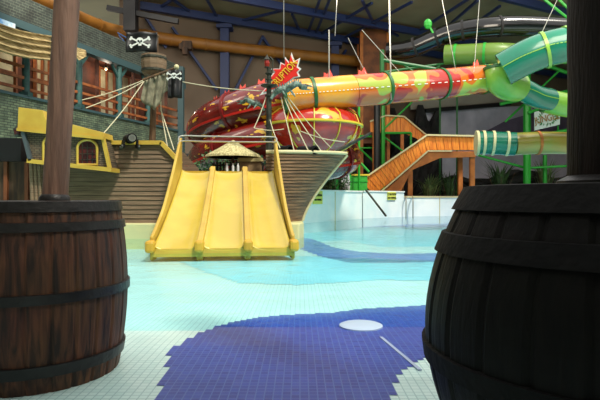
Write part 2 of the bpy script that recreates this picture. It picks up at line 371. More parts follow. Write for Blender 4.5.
# teal posts and rails
for px, nm in ((26, 'teal round gallery post left of the foreground pole, below the cream awning'), (79, 'teal gallery post with a scrap of thatch on its head, right of the foreground pole'), (119, 'teal gallery post directly below the black skull flag'), (148, 'teal gallery post behind the crow\'s nest mast')):
    p = LP(px, zb+.06, -.12)
    t = thing('gallery_post', nm, 'post', p, 'teal posts of the gallery')
    MB().tube([p, p+Vector((0,0,zt-zb-.08))], .13, 12).build('shaft', M_teal, t, True)
    MB().box(p+Vector((0,0,.08)), (.34, .34, .16)).build('base_block', M_teal, t)
    MB().bar(p+Vector((0,0,zt-zb-.7)), p+Vector((0,0,zt-zb-.1))+LU*.5, .1).bar(p+Vector((0,0,zt-zb-.7)), p+Vector((0,0,zt-zb-.1))-LU*.5, .1).build('bracket', M_teal, t)
for z, d in ((zb+.33, 'lowest'), (zb+.72, 'middle'), (zb+1.12, 'topmost')):
    tag(MB().bar(LP(-60, z, -.12), LP(178, z, -.12), .09, .1).build('gallery_rail', M_rail), d+' of three rust-orange rails along the upper gallery', 'railing', 'rust-orange gallery rails')
for i, px in enumerate((52, 97, 133, 166)):
    tag(MB().bar(LP(px, zb+.05, -.35), LP(px, zt, -.35), .13).build('timber_stud', M_brownp), ['red-brown stud of the gallery hidden partly by the foreground pole', 'red-brown stud of the gallery beside the pale window', 'red-brown gallery stud below the flag\'s right edge', 'red-brown gallery stud nearest the far end'][i], 'post', 'red-brown gallery studs')
p = LP(181, 0, .1)
tag(MB().bar(p, p+Vector((0,0,zr-.1)), .3).build('corner_post', M_lintel), 'dark slate-blue corner post ending the left gallery', 'post')
# awning drape
def aw(u, v):
    base = LP(-40+92*u, 0, .25+.45*v)
    sag = -.55*math.sin(PI*min(1, u*1.0))
    return Vector((base.x, base.y, zt+.02-1.05*v+sag*.45+.05*math.sin(v*26))) + LN*.07*math.cos(v*26)
mb = MB().grid(aw, 24, 40); M_awn = mat('straw_awning', (176, 158, 112), .9, (112, 94, 58), 6, stretch=(.5, .5, 7), lo=.35, hi=.6)
tag(mb.build('straw_awning', M_awn, smooth=True, solid=.04), 'cream ribbed straw awning hung on the gallery at the left edge', 'awning')
def aw2(u, v):
    base = LP(72+14*u, 0, .25+.2*v); return Vector((base.x, base.y, zt-.05-.55*v*(1-abs(u-.5))+.04*math.sin(v*20)))
tag(MB().grid(aw2, 8, 14).build('straw_bundle', M_awn, smooth=True, solid=.05), 'small straw bundle draped over the teal post right of the foreground pole', 'awning')
# small blue screen above awning
a, b = LP(-10, zt+.05, .05), LP(14, zt+.05, .05)
tag(MB().prism([a-Vector((0,0,.35)), b-Vector((0,0,.35)), b, a], LN*.06).build('wall_panel', mat('sky_blue_panel', (90, 140, 190), .4, (200, 220, 230), 3)), 'pale blue picture panel above the cream awning', 'panel')

# ---------------------------------------------------------------- roof steel
def CP(px, py, z=11.6): D = (z-H)*F/(HZ-py); return Vector(((px-300)/F*D, D, z))
def truss(name, label, A, B, h=.42, n=8):
    t = thing(name, label, 'roof beam', A, 'blue steel roof beams')
    MB().bar(A, B, .28, .4).build('chord', M_blue, t); return t
A, B = BP(140, z=11.5, off=.6), BP(600, z=11.5, off=.6)
t = truss('roof_beam', 'blue steel roof beam running along the top of the back wall', A, B)
A2 = CP(150, -17); B2 = CP(600, 62); d = (B-A).normalized()
A2 = CP(245, 0); B2 = A2+d*26; A2 = A2-d*8
t2 = truss('roof_beam', 'blue steel roof beam crossing the ceiling in front of the back wall beam', A2, B2)
A3 = A2-Vector((0, 5, 0)); t3 = truss('roof_beam', 'nearest blue steel roof beam at the upper right of the ceiling', CP(500, -4), CP(500, -4)+d*14)
br = [((220,26),(288,9)), ((292,14),(304,41)), ((321,-4),(305,41)), ((331,-4),(312,43)), ((309,41),(372,3)), ((340,40),(412,2)), ((165,-6),(190,12)), ((205,-4),(220,22)),
      ((128,28),(178,-4)), ((372,20),(362,0)), ((398,36),(372,22)), ((440,33),(478,0)), ((455,38),(500,6)), ((420,30),(470,-2))]
for i, (q, r) in enumerate(br):
    t_ = MB().bar(CP(*q), CP(*r), .13).build('ceiling_brace', M_blue)
    tag(t_, ['ceiling brace running from the left wall column top to the upper crossing beam', 'short steep ceiling brace above the starburst sign', 'first of the close pair of steep ceiling braces above the right blue column', 'second of the close pair of steep ceiling braces above the right blue column', 'long ceiling brace rising right from above the right blue column', 'long ceiling brace above the orange timber tower', 'short ceiling brace at the top edge just right of the black hanger', 'ceiling brace meeting the top of the left blue column', 'ceiling brace passing over the skull flag', 'short brace at the top edge left of the orange tower', 'short brace between the two ceiling beams above the black tube\'s left end', 'ceiling brace above the arch of the black tube', 'ceiling brace nearest the upper right green struts', 'ceiling brace crossing behind the slanted cable'][i], 'brace', 'ceiling braces')
for px, l in ((225, 'blue steel column on the back wall left of the starburst sign'), (335, 'blue steel column on the back wall right of the starburst sign')):
    q = BP(px, z=0, off=.35)
    t = thing('steel_column', l, 'column', q, 'blue wall columns')
    MB().bar(q, q+Vector((0,0,11.3)), .5, .5).build('shaft', M_blue, t)
    MB().box(q+Vector((0,0,11.1)), (.9, .9, .2)).build('cap_plate', M_blue, t)
for i, (q, r) in enumerate([((172,27),(217,90)), ((263,36),(234,92)), ((262,36),(292,80)), ((346,50),(318,92)), ((146,18),(166,48))]):
    tag(MB().bar(BP(*q, off=.3), BP(*r, off=.3), .14).build('wall_brace', M_blue), ['slim diagonal brace left of the left blue column', 'slim diagonal brace right of the left blue column', 'slim diagonal brace behind the starburst sign', 'slim diagonal brace right of the right blue column', 'short slim brace above the crow\'s nest'][i], 'brace', 'wall braces')
duct = smooth_path([(-13.6, 19.5, 9.9), (-11.7, 24, 9.9), (-10.2, 27.9, 9.9), (-8.2, 29.4, 9.9), (-4.73, 31.2, 9.9), BP(370, 63, off=1), BP(480, 78, off=1)], 8)
t = thing('air_duct', 'long orange-brown duct running round under the roof', 'duct', duct[0])
MB().tube(duct, .33, 16).build('pipe', M_orange, t, True)
for i in range(3, len(duct)-1, 4): MB().tube([duct[i]-(duct[i+1]-duct[i]).normalized()*.05, duct[i]+(duct[i+1]-duct[i]).normalized()*.05], .36, 16).build('joint_ring', M_orange, t, True)
p = BP(186, 46, off=.7); tag(MB().box(p, (.7, .5, .45)).box(p+Vector((0, -.2, -.35)), (.3, .3, .4)).build('spotlight', M_shed), 'small brown lamp housing under the duct', 'lamp')
q = P(131, 0, 27); tag(MB().bar(q+Vector((0,0,-1.6)), q+Vector((0,0,1.0)), .6, .6).bar(q+Vector((-1.2,0,-.4)), q+Vector((2.4,0,-1.1)), .25).build('roof_hanger', M_black), 'black steel hanger below the roof above the skull flag', 'hanger')

# ---------------------------------------------------------------- right backdrop
def quadpts(pts, D0, off=.7):
    return [BP(px, py, off=off) for px, py in pts]
t = thing('painted_backdrop', 'dusky grey mural of a mountain skyline on the right back wall', 'mural', BP(500, 190, off=.6))
MB().prism(quadpts([(425,192),(620,192),(620,102),(425,110)], 0, .6), BN*.08).build('board', M_mural, t)
MB().prism(quadpts([(455,150),(478,135),(492,128),(505,121),(525,115),(545,110),(567,106),(620,108),(620,150)], 0, .7), BN*.03).build('mountain', M_mount, t)
tag(MB().prism(quadpts([(410,110),(505,102),(505,70),(410,70)], 0, .45), BN*.1).build('grey_panel', M_greyw), 'plain grey wall panel above the mural behind the slides', 'panel')
tag(MB().bar(BP(425, 111, off=.9), BP(510, 104, off=.9), .25).build('ledge_beam', M_black), 'dark ledge beam dividing the grey panel and the mural', 'beam')
# dark backdrop walls; black colour stands in for unlit recesses
def backdrop_wall(name, label, pa, pb, Da, Db, z1, m=None, seed=1):
    rr = random.Random(seed); A = P(pa, 198, Da); B = P(pb, 198, Db)
    hs = [z1*(.85+.3*rr.random()) for _ in range(13)]
    def fn(u, v):
        q = A.lerp(B, u); z = .0+hs[int(u*12+.5)]*v; dd = .5*(1-v)+.25*math.sin(u*23+v*9)+.2*math.sin(u*51-v*17)
        return Vector((q.x, q.y-dd, z))
    mb = MB().grid(fn, 24, 10); return tag(mb.build(name, m or M_dark, smooth=False, solid=.25), label, 'rock')
backdrop_wall('dark_backdrop', 'black backdrop painted as the dark gap behind the thatched parasol and ship deck', 178, 330, 29.5, 30, 3.0, seed=2)
backdrop_wall('dark_backdrop', 'black backdrop painted as the dark recess behind the green scaffold left of the stairs', 325, 440, 36, 38.5, 6.6, seed=3)
backdrop_wall('dark_backdrop', 'low dark rocks under the mural behind the right barrel', 430, 600, 36, 38, 2.6, seed=4)
struct(MB().prism([P(230, 198, 18.6), P(303,198,21.8), P(362,198,26.2), P(404,198,29.1), P(640,198,36.4), P(640,198,50), P(120,198,33)], (0, 0, .12)).build('floor_terrace', mat('terrace_stone', (120, 110, 90), .8)))

# ---------------------------------------------------------------- pool wall
def wallseg(name, label, pa, Da, pb, Db, z0, z1, m, th=.18, cop=None):
    A = P(pa, 198, Da); B = P(pb, 198, Db); A.z = B.z = z0; n = (B-A).cross(Vector((0,0,1))).normalized()*-1
    if n.y < 0: n = -n
    t = thing(name, label, 'pool wall', A, 'white pool wall panels')
    MB().prism([A, B, B+Vector((0,0,z1-z0)), A+Vector((0,0,z1-z0))], n*th).build('panel', m, t)
    MB().prism([A-n*.05+Vector((0,0,z1-z0)), B-n*.05+Vector((0,0,z1-z0)), B+n*(th+.05)+Vector((0,0,z1-z0)), A+n*(th+.05)+Vector((0,0,z1-z0))], (0, 0, .07)).build('coping', cop or M_white, t)
    mb = MB(); L = (B-A).length; k = max(1, int(L/2.2))
    for i in range(1, k): q = A.lerp(B, i/k); mb.bar(q-n*.01, q-n*.01+Vector((0,0,z1-z0)), .04, .03)
    if mb.v: mb.build('joint', M_cream, t)
    return t
wallseg('pool_wall', 'white pool wall panel beside the bow with rippled light on it', 262, 19.2, 362, 25.9, -.45, 1.28, M_poolw)
wallseg('pool_wall', 'white pool wall panel at the foot of the orange stairs with a yellow sign', 363, 26.2, 404, 28.7, -.45, 1.30, M_poolw)
wallseg('pool_wall', 'long low white pool wall with cream coping under the stair landing', 404, 29.0, 640, 36, -.45, 1.02, M_poolw, cop=M_cream)
def flatsign(name, label, px0, py0, px1, py1, D, lines, nrm):
    # sign facing n, centred at the pixel box
    c = P((px0+px1)/2, (py0+py1)/2, D); W = (px1-px0)/F*D; Hh = (py1-py0)/F*D
    u = Vector((nrm.y*-1, nrm.x, 0)).normalized()
    if u.x < 0: u = -u
    t = thing(name, label, 'sign', c-Vector((0,0,Hh/2)))
    MB().prism([c-u*W/2-Vector((0,0,Hh/2)), c+u*W/2-Vector((0,0,Hh/2)), c+u*W/2+Vector((0,0,Hh/2)), c-u*W/2+Vector((0,0,Hh/2))], -nrm*.03).build('board', M_signY, t)
    for txt, dy, sz in lines:
        text_mb(txt, sz, lambda v: c+u*v.x+Vector((0,0,v.y+dy))+nrm*(.012+v.z)).build('lettering', M_black, t)
for (nm, lab, box, D, A, B) in (('warning_sign', 'yellow warning sign half hidden behind the ship bow', (309, 191, 327, 204), 20.9, (262, 19.2), (362, 25.9)), ('warning_sign', 'small yellow warning sign on the pool wall below the stairs', (385, 192, 399, 200), 29.35, (363, 26.2), (404, 28.7))):
    a = P(A[0], 198, A[1]); b = P(B[0], 198, B[1]); n = (b-a).cross(Vector((0,0,1))).normalized()
    if n.y > 0: n = -n
    px = (box[0]+box[2])/2; k = (px-300)/F; d = b-a; q = (k*a.y-a.x)/(d.x-k*d.y); D = a.y+q*d.y-.12
    flatsign(nm, lab, *box, D, [('CAUTION', .09, .13 if D < 25 else .16), ('NO DIVING', -.1, .11 if D < 25 else .14)], n)
# entry rails in the pool by the wall
for i, (p0, p1, p2) in enumerate([((366, 190), (386, 216), 25.9), ((406, 196), (406, 216), 28.4), ((413, 196), (413, 216), 28.8)]):
    if i == 0: tag(MB().tube([P(*p0, p2), P(*p1, 24.8)], .05, 8).build('handrail', M_bronze), 'dark sloping handrail going down into the water at the stair foot', 'handrail')
    else:
        q = P(*p1, p2); q.z = -.1; tag(MB().tube(smooth_path([q, q+Vector((0,0,.9)), q+Vector((.05,.3,1.15)), q+Vector((.1,.7,1.0))]), .035, 8).build('ladder_rail', M_steel), ['', 'left steel ladder rail on the low pool wall', 'right steel ladder rail on the low pool wall'][i], 'handrail', 'pool ladder rails')

# ---------------------------------------------------------------- ship platform
struct(MB().prism([(-12, 13.2, -.4), (-.02, 13.2, -.4), (.1, 13.9, -.4), (.0, 16.6, -.4), (-12, 17.5, -.4)], (0, 0, .776)).build('floor_platform', T_plinth, bevel=.04))

# ---------------------------------------------------------------- ship
ship = thing('pirate_ship', 'wooden play pirate ship with plank hull and yellow trim behind the slide', 'ship', (-3.5, 14.6, .376))
YF, YB = 13.35, 15.9
def planks(mb, x0, x1, z0, ztop, y, dirn=-1, h=.115):
    z = z0; i = 0
    while z < max(ztop(x0), ztop(x1))-.01:
        zt_ = z+h*.94
        def zz(x, q): return min(q, ztop(x))
        xs = [x0+(x1-x0)*k/8 for k in range(9)]
        for k in range(8):
            a, b = xs[k], xs[k+1]
            if ztop(a) <= z+.005 and ztop(b) <= z+.005: continue
            mb.add([(a, y+dirn*.035, zz(a, z)), (b, y+dirn*.035, zz(b, z)), (b, y+dirn*.01, zz(b, zt_)), (a, y+dirn*.01, zz(a, zt_)), (a, y-dirn*.02, zz(a, z)), (b, y-dirn*.02, zz(b, z)), (b, y-dirn*.02, zz(b, zt_)), (a, y-dirn*.02, zz(a, zt_))],
                   [(0,1,2,3),(7,6,5,4),(0,4,5,1),(3,2,6,7)] + ([(0,3,7,4)] if k == 0 else []) + ([(1,5,6,2)] if k == 7 else []))
        z += h; i += 1
zt1 = lambda x: 2.36 if x < -3.45 else 2.36-(x+3.45)*1.15
XL, XR = -6.6, -3.02
mb = MB(); planks(mb, XL, XR, .376, zt1, YF)
mb.build('hull_planks', M_wood_hull, ship); mb = MB(); planks(mb, XL, XR, .376, zt1, YB, 1); mb.build('hull_planks', M_wood_hull, ship)
MB().prism([(XL, YF+.02, .376), (XR, YF+.02, .376), (XR, YF+.02, 1.86), (-3.45, YF+.02, 2.34), (XL, YF+.02, 2.34)], (0, .1, 0)).build('hull_backing', M_dark, ship)
MB().prism([(XL, YF, .376), (XL, YB, .376), (XL, YB, 2.34), (XL, YF, 2.34)], (.1, 0, 0)).build('transom', M_wood_hull, ship)
MB().box(((XL-.6)/2, (YF+YB)/2+.05, 1.5), (abs(XL)-.6, YB-YF-.2, .1)).build('deck', M_shed, ship)
MB().bar((XL, YF-.03, 2.38), (-3.45, YF-.03, 2.38), .16, .1).bar((-3.47, YF-.03, 2.39), (-2.98, YF-.03, 1.86), .16, .1).build('gunwale', M_yellow, ship)
# bow
zB0, zB1 = .376, 2.12
def stem_x(v): return .05+1.22*v**1.35
def bow(u, v, side):
    x0 = -.85; x = x0+(stem_x(v)-x0)*u
    hb = (1.24-.35*(1-v)**1.6)*(1-u**2.1)**.85
    z = zB0+(zB1-zB0)*v+.06*u*u*v
    return Vector((x, 14.6+side*hb, z))
NP = 21
for side, nm in ((-1, 'bow_planks'), (1, 'bow_planks')):
    mb = MB()
    for r in range(NP):
        v0, v1 = r/NP, (r+.93)/NP
        for k in range(16):
            u0, u1 = k/16, (k+1)/16
            o0, o1 = Vector((0, side*.03, 0)), Vector((0, side*.005, 0)); i_ = Vector((0, -side*.03, 0))
            a, b, c, d = bow(u0, v0, side), bow(u1, v0, side), bow(u1, v1, side), bow(u0, v1, side)
            mb.add([a+o0, b+o0, c+o1, d+o1, a+i_, b+i_, c+i_, d+i_], [(0,1,2,3),(0,4,5,1),(3,2,6,7),(4,7,6,5)])
    mb.build(nm, M_bow, ship)
mb = MB()
for side in (-1, 1): mb.grid(lambda u, v: bow(u, v, side)*1.0+Vector((-.02, -side*.03, 0)), 12, 10)
mb.build('bow_lining', M_shed, ship)
MB().tube([Vector((stem_x(v/12)+.02, 14.6, zB0+(zB1-zB0)*v/12+.06*(v/12))) for v in range(13)], .045, 8).build('stem_post', M_cream, ship, True)
MB().grid(lambda u, v: Vector((-.85+2.05*u, 14.6+(2*v-1)*1.22*(1-u**2.1)**.85, zB1+.03+.06*u*u)), 14, 4).build('bow_deck', mat('pale_green_deck', (150, 160, 110), .6), ship, solid=.06)
mb = MB(); mb.tube([bow(k/16, 1, -1)+Vector((0, -.02, .04)) for k in range(17)], .045, 8); mb.build('bow_gunwale', M_cream, ship, True)
# bowsprit
a, b = P(326, 157, 14.6), P(371, 133, 14.6)
MB().tube([a, b], [.06, .035], 10).build('bowsprit', M_bronze, ship, True)
# quarterdeck cabin (tilted)
D1, D2 = 12.8, 13.34
def Q(px, py): return P(px, py, D1)
off = Vector((0, D2-D1, 0))
M_cabin = brickmat('cabin_stone', (120, 104, 80), (96, 82, 64), (60, 52, 42), .12, .05, .008, .7, vec=(PI/2, 0, 0), bump=.4, noise=(5, .6))
MB().prism([Q(31,160), Q(111,169), Q(104,138), Q(24,129)], off).build('cabin', M_cabin, ship)
tr = MB(); e = Vector((0, -.06, 0))
tr.bar(Q(29,161)+e, Q(113,170)+e, .1, .10); tr.bar(Q(111,170)+e, Q(104,138)+e, .08, .08); tr.bar(Q(111,170)+e+off, Q(111,170)+e, .1, .1)
tr.build('cabin_trim', M_yellow, ship)
MB().prism([Q(20,130), Q(106,139), Q(105,133), Q(70,124), Q(48,120), Q(45,111), Q(21,108)], off+Vector((0, .1, 0))).build('cabin_roof', M_yellow, ship, bevel=.01).location.y = -.12
MB().bar(Q(20,130)+e*2, Q(106,139)+e*2, .08, .07).build('eaves', M_yellow, ship)
MB().bar(Q(24,130)+e, Q(32,161)+e, .1, .08).build('corner_trim', mat('slate_trim', (70, 80, 84), .6), ship)
for cx, cy in ((54, 156.5), (88, 160.5)):
    c = Q(cx, cy)+Vector((0, -.03, 0)); wdt = .235; hgt = .30
    arch = [(-wdt, -.1), (wdt, -.1), (wdt, hgt-.02)]+[(wdt*math.cos(a), hgt+wdt*math.sin(a)*.8) for a in [PI*k/10 for k in range(11)]]+[(-wdt, hgt-.02)]
    MB().prism([c+Vector((x, 0, z)) for x, z in arch], (0, .05, 0)).build('cabin_window', M_pane, ship)
    fw = ship.children[-1] if False else None
    pane = [o for o in ship.children if o.name.startswith('cabin_window')][-1] if False else COL.objects[-1]
    MB().tube([c+Vector((x, -.01, z)) for x, z in arch+[arch[0]]], .032, 6).build('window_frame', M_yellow, pane)
    g = MB()
    for k in (-.12, 0, .12): g.bar(c+Vector((k, -.01, -.1)), c+Vector((k, -.01, hgt+.12)), .015)
    for z in (.02, .16, .3): g.bar(c+Vector((-wdt, -.01, z)), c+Vector((wdt, -.01, z)), .015)
    g.build('glazing_bars', M_bronze, pane)
# stern poles below the cabin
mb = MB()
for px, r in ((33, .05), (37, .04), (41, .035)): mb.tube([P(px-2, 160, 13.0), P(px, 215, 13.0)], r, 7)
mb.build('rudder_posts', M_wood_hull, ship)
# stern lantern
c = P(17.5, 137, 12.9)
t = thing('stern_lantern', 'small dark lantern at the stern corner of the ship', 'lantern', c)
MB().lathe([(.05, 0), (.07, .03), (.08, .05)], c, 10).build('base', M_bronze, t)
MB().lathe([(.07, .05), (.09, .17)], c, 8).build('glass', M_pane, t)
MB().lathe([(.11, .17), (.03, .26), (.012, .32)], c, 8).build('cap', M_bronze, t)
MB().bar(c+Vector((.05,0,.02)), c+Vector((.3, 0, .02)), .03).build('bracket', M_bronze, t)
# cannons
M_gun = mat('cannon_black', (10, 10, 11), .65, spec=.2)
def cannon(px, py, D, label, face, ring=False):
    c = P(px, py, D); t = thing('cannon', label, 'cannon', c, 'black ship cannons'); f = Vector(face).normalized()
    M = f.to_track_quat('Z', 'Y').to_matrix()
    MB().lathe([(.02, -.42), (.06, -.40), (.05, -.36), (.13, -.33), (.135, -.2), (.11, 0), (.095, .2), (.12, .24), (.12, .30), (.075, .31), (.07, .15)], c, 20, M=M).build('barrel', M_gun, t, True)
    if ring: MB().lathe([(.06, .317), (.085, .317), (.085, .325), (.06, .325), (.06, .317)], c, 20, M=M).build('muzzle_ring', M_steel, t, True)
    s = f.cross(Vector((0,0,1))).normalized(); g = Vector((f.x, f.y, 0)).normalized()
    for k in (-1, 1):
        o = c+s*.14*k; MB().prism([o-g*.3-Vector((0,0,.22)), o+g*.15-Vector((0,0,.22)), o+g*.15-Vector((0,0,.02)), o-g*.1-Vector((0,0,.04)), o-g*.3-Vector((0,0,.14))], s*.04*k).build('carriage_cheek', M_gun, t)
        for q in (-.22, .08):
            MB().lathe([(.06, -.02), (.06, .02)], o+g*q-Vector((0,0,.2))+s*.06*k, 12, M=s.to_track_quat('Z', 'Y').to_matrix()).build('wheel', M_bronze, t)
cannon(130, 139, 13.2, 'black cannon with pale muzzle ring poking over the left hull', (.5, -1, -.02), True)
cannon(283, 150, 13.9, 'black cannon on the bow deck beside the slide', (.8, -1, -.02))
cannon(308, 150.5, 13.9, 'black cannon on the bow deck nearer the bowsprit', (.8, -1, -.02))

# masts
def mastbase(px, D=14.6): q = P(px, 198, D); q.z = 1.55; return q
q = mastbase(151); topz = P(151, 56, 14.6).z
t = thing('mast', 'brown wooden mast carrying the crow\'s nest and skull flag', 'mast', q)
MB().tube([q, Vector((q.x+.12, q.y, topz+.1))], [.10, .07], 12).build('pole', M_mast, t, True)
c = P(154, 76, 14.6)
mb = MB().lathe([(.24, 0), (.32, .08), (.34, .3), (.33, .56), (.30, .56), (.29, .1), (.01, .08)], c, 24, mod=lambda a: 1+.02*math.cos(a*12)); nest = mb.build('crows_nest', M_wood_hull, t)
MB().lathe([(.335, .1), (.35, .11), (.35, .16), (.335, .17)], c, 24).lathe([(.34, .44), (.355, .45), (.355, .5), (.34, .51)], c, 24).build('hoop', M_bronze, nest)
MB().tube([P(157, 60, 14.6), P(157.5, 36, 14.6)], .03, 8).ball(P(157.5, 36, 14.6), .045).build('topmast', M_mast, t, True)
MB().tube([P(150, 58, 14.6), P(156, 52, 14.6), P(162, 58, 14.6)], .03, 6).build('cap_ring', M_mast, t)
for px in (160.5,): 
    tag(MB().tube([P(px, 77, 14.4), P(px+.5, 110, 14.4)], .014, 6).tube([P(px+.5, 110, 14.4), P(174, 150, 13.6)], .014, 6).tube([P(px+.5, 110, 14.4), P(168, 150, 13.8)], .014, 6).build('rigging_rope', M_rope), 'pale forked rope hanging from the crow\'s nest to the slide post', 'rope')
# sail net
def net(u, v):
    a = P(145+30*u, 79.5-11*u, 14.1); L = (.95-.9*abs(u-.45))*v
    return Vector((a.x-.12*v, a.y+.06*math.sin(u*22), a.z-L-.03*math.sin(u*14)*v))
tag(MB().grid(net, 24, 8).build('furled_sail', M_sail, smooth=True, solid=.02), 'ragged grey sail hanging from the slanted spar below the crow\'s nest', 'sail')
tag(MB().tube([P(143, 80, 14.05), P(178, 67, 14.05)], .035, 8).build('spar', M_mast), 'slanted wooden spar holding the ragged sail', 'spar')
# skull emblem
def skull(mb, c, s, u=Vector((1,0,0)), n=Vector((0,-1,0))):
    z = Vector((0,0,1)); q = lambda x, y, d=.01: c+u*x*s+z*y*s+n*d
    def disc(cx, cy, rx, ry, d):
        vs = [q(cx+rx*math.cos(2*PI*k/14), cy+ry*math.sin(2*PI*k/14), d) for k in range(14)]
        mb.prism(vs, -n*.006)
    return q, disc
def emblem(c, s, parent, u=Vector((1,0,0)), n=Vector((0,-1,0))):
    mb = MB(); q, disc = skull(mb, c, s, u, n)
    disc(0, .12, .34, .30, .012); mb.prism([q(-.18, -.1), q(.18, -.1), q(.14, -.34), q(-.14, -.34)], -n*.006)
    for sg in (-1, 1):
        mb.bar(q(-.75*sg, .32, .008), q(.75*sg, -.36, .008), .14*s, .012, up=n)
        for ex, ey in ((-.8*sg, .42), (-.88*sg, .26), (.8*sg, -.46), (.88*sg, -.3)): disc(ex, ey, .11, .11, .009)
    mb.build('skull_emblem', M_white, parent)
    e = MB(); q, disc = skull(e, c, s, u, n); disc(-.13, .08, .09, .09, .02); disc(.13, .08, .09, .09, .02); disc(0, -.08, .04, .06, .02); e.build('eye_sockets', M_black, parent)
def flag(label, px0, py0, px1, py1, D, ex, ey, s):
    c = P((px0+px1)/2, py1, D); t = thing('skull_flag', label, 'flag', c, 'black skull flags')
    def fn(u, v): q = P(px0+(px1-px0)*u, py0+(py1-py0)*v+2*u*0, D); q.y += .05*math.sin(u*9)+.03*math.sin(v*6); return q
    MB().grid(fn, 16, 8).build('cloth', M_black, t, True, solid=.012)
    emblem(P(ex, ey, D-.1), s, t)
flag('black flag with white skull and crossbones flying from the crow\'s nest', 126, 32, 157, 52, 14.5, 140, 42, .29)
flag('black skull cloth hanging beside the crow\'s nest at the spar end', 168, 70, 182, 98, 13.9, 174, 76, .2)
pf = [o for o in COL.objects if o.name == 'skull_flag'][0]
(MB().bar(P(118, 33, 14.8), P(127, 38, 14.8), .1, .03).bar(P(119, 35, 14.8), P(124, 41, 14.8), .08, .03).build('blue_pennant', mat('blue_cloth', (60, 84, 130), .7), pf))  # separate pennant, only parented to the flag
tag(MB().ball(P(176.5, 67, 14.0), .07, 12).build('spar_finial', M_cream), 'pale round finial at the upper end of the spar', 'finial')
# main mast
q = mastbase(269, 14.3); t = thing('mast', 'dark bronze main mast with round tops beside the red starburst sign', 'mast', q)
zt_ = P(269, 68, 14.3).z
MB().tube([q, Vector((q.x, q.y, zt_))], [.095, .06], 14).build('pole', M_bronze, t, True)
for py, r in ((86, .22), (74, .10), (80, .08), (96, .11), (140, .12)):
    c = P(269, py, 14.3); MB().lathe([(.05, -.05), (r*.7, -.03), (r, 0), (r, .025), (r*.5, .05), (.05, .07)], c, 20).build('mast_top', M_bronze, t, True)
c = P(267, 67, 14.3)
MB().lathe([(.07, -.02), (.08, 0)], c, 10).lathe([(.09, .19), (.02, .30), (.01, .34)], c, 10).build('lantern_frame', M_bronze, t)
MB().lathe([(.05, 0), (.075, .1), (.06, .19)], c, 10).build('lantern_glass', M_redglass, t)
MB().tube([P(272, 74, 14.3), P(273, 60, 14.3), P(270, 57, 14.3)], .02, 6).build('lantern_hook', M_bronze, t)
# ropes
ropes = [((82,100),(146,79),13.6,14.4,'pale rope from the ship cabin up to the spar'), ((86,108),(146,80),13.3,14.4,'thin pale rope just under the rope from the cabin to the spar'),
 ((104,133),(145,80),13.0,14.4,'pale rope from the cabin roof corner up to the spar'), ((178,81),(263,91),14.3,14.3,'pale rope stretched from the skull cloth to the main mast'),
 ((281,97),(294,150),14.3,13.6,'first shroud rope right of the main mast down to the bow'), ((284,97),(308,150),14.3,13.6,'second shroud rope right of the main mast down to the bow'),
 ((286,98),(322,152),14.3,13.8,'third shroud rope right of the main mast down to the bow'), ((288,97),(331,148),14.3,14.2,'fourth and longest shroud rope right of the main mast'),
 ((266,97),(254,128),14.3,14.1,'short rope left of the main mast going down to the rail'), ((254,128),(284,129),14.1,14.1,'short level rope across the main mast'),
 ((270,120),(280,148),14.2,13.6,'short rope from the main mast to the slide post'), ((300,131),(345,142),14.2,14.5,'slack rope from the bow toward the bowsprit')]
for (a, b, da, db, l) in ropes:
    A, B = P(*a, da), P(*b, db); tag(MB().tube([A.lerp(B, k/8)-Vector((0,0,.05*math.sin(PI*k/8))) for k in range(9)], .013, 6).build('rigging_rope', M_rope), l, 'rope', 'pale rigging ropes')
# starburst sign
c = P(286, 72, 14.9)
t = thing('starburst_sign', 'red jagged starburst sign with yellow slanting letters hung by the main mast', 'sign', c)
out_px = [(262,93),(273,80),(268,80),(275,72),(272,69),(280,69),(281,63),(285,65),(285,58),(289,63),(291,54),(294,62),(299,59),(297,67),(300,69),(297,72),(299,76),(294,77),(288,82),(282,86),(275,89)]
def sb(s, D): return [P(286+(x-286)*s, 72+(y-72)*s, D) for x, y in out_px]
MB().prism(sb(1.1, 14.95), (0, .05, 0)).build('white_edge', M_white, t)
MB().prism(sb(.94, 14.92), (0, .04, 0)).build('red_burst', mat('sign_red', (224, 36, 26), .4), t)
rot = Matrix.Rotation(math.radians(47), 3, 'Y').inverted()
text_mb('ERUPTION', .2, lambda v: P(284.5, 73.5, 14.9)+rot@Vector((v.x, -v.z, v.y*1.4))).build('lettering', mat('sign_yellow', (236, 200, 50), .4), t)
MB().tube([P(284, 58, 14.95), P(283.5, -60, 14.95)], .01, 5).build('hanging_wire', M_steel, t)
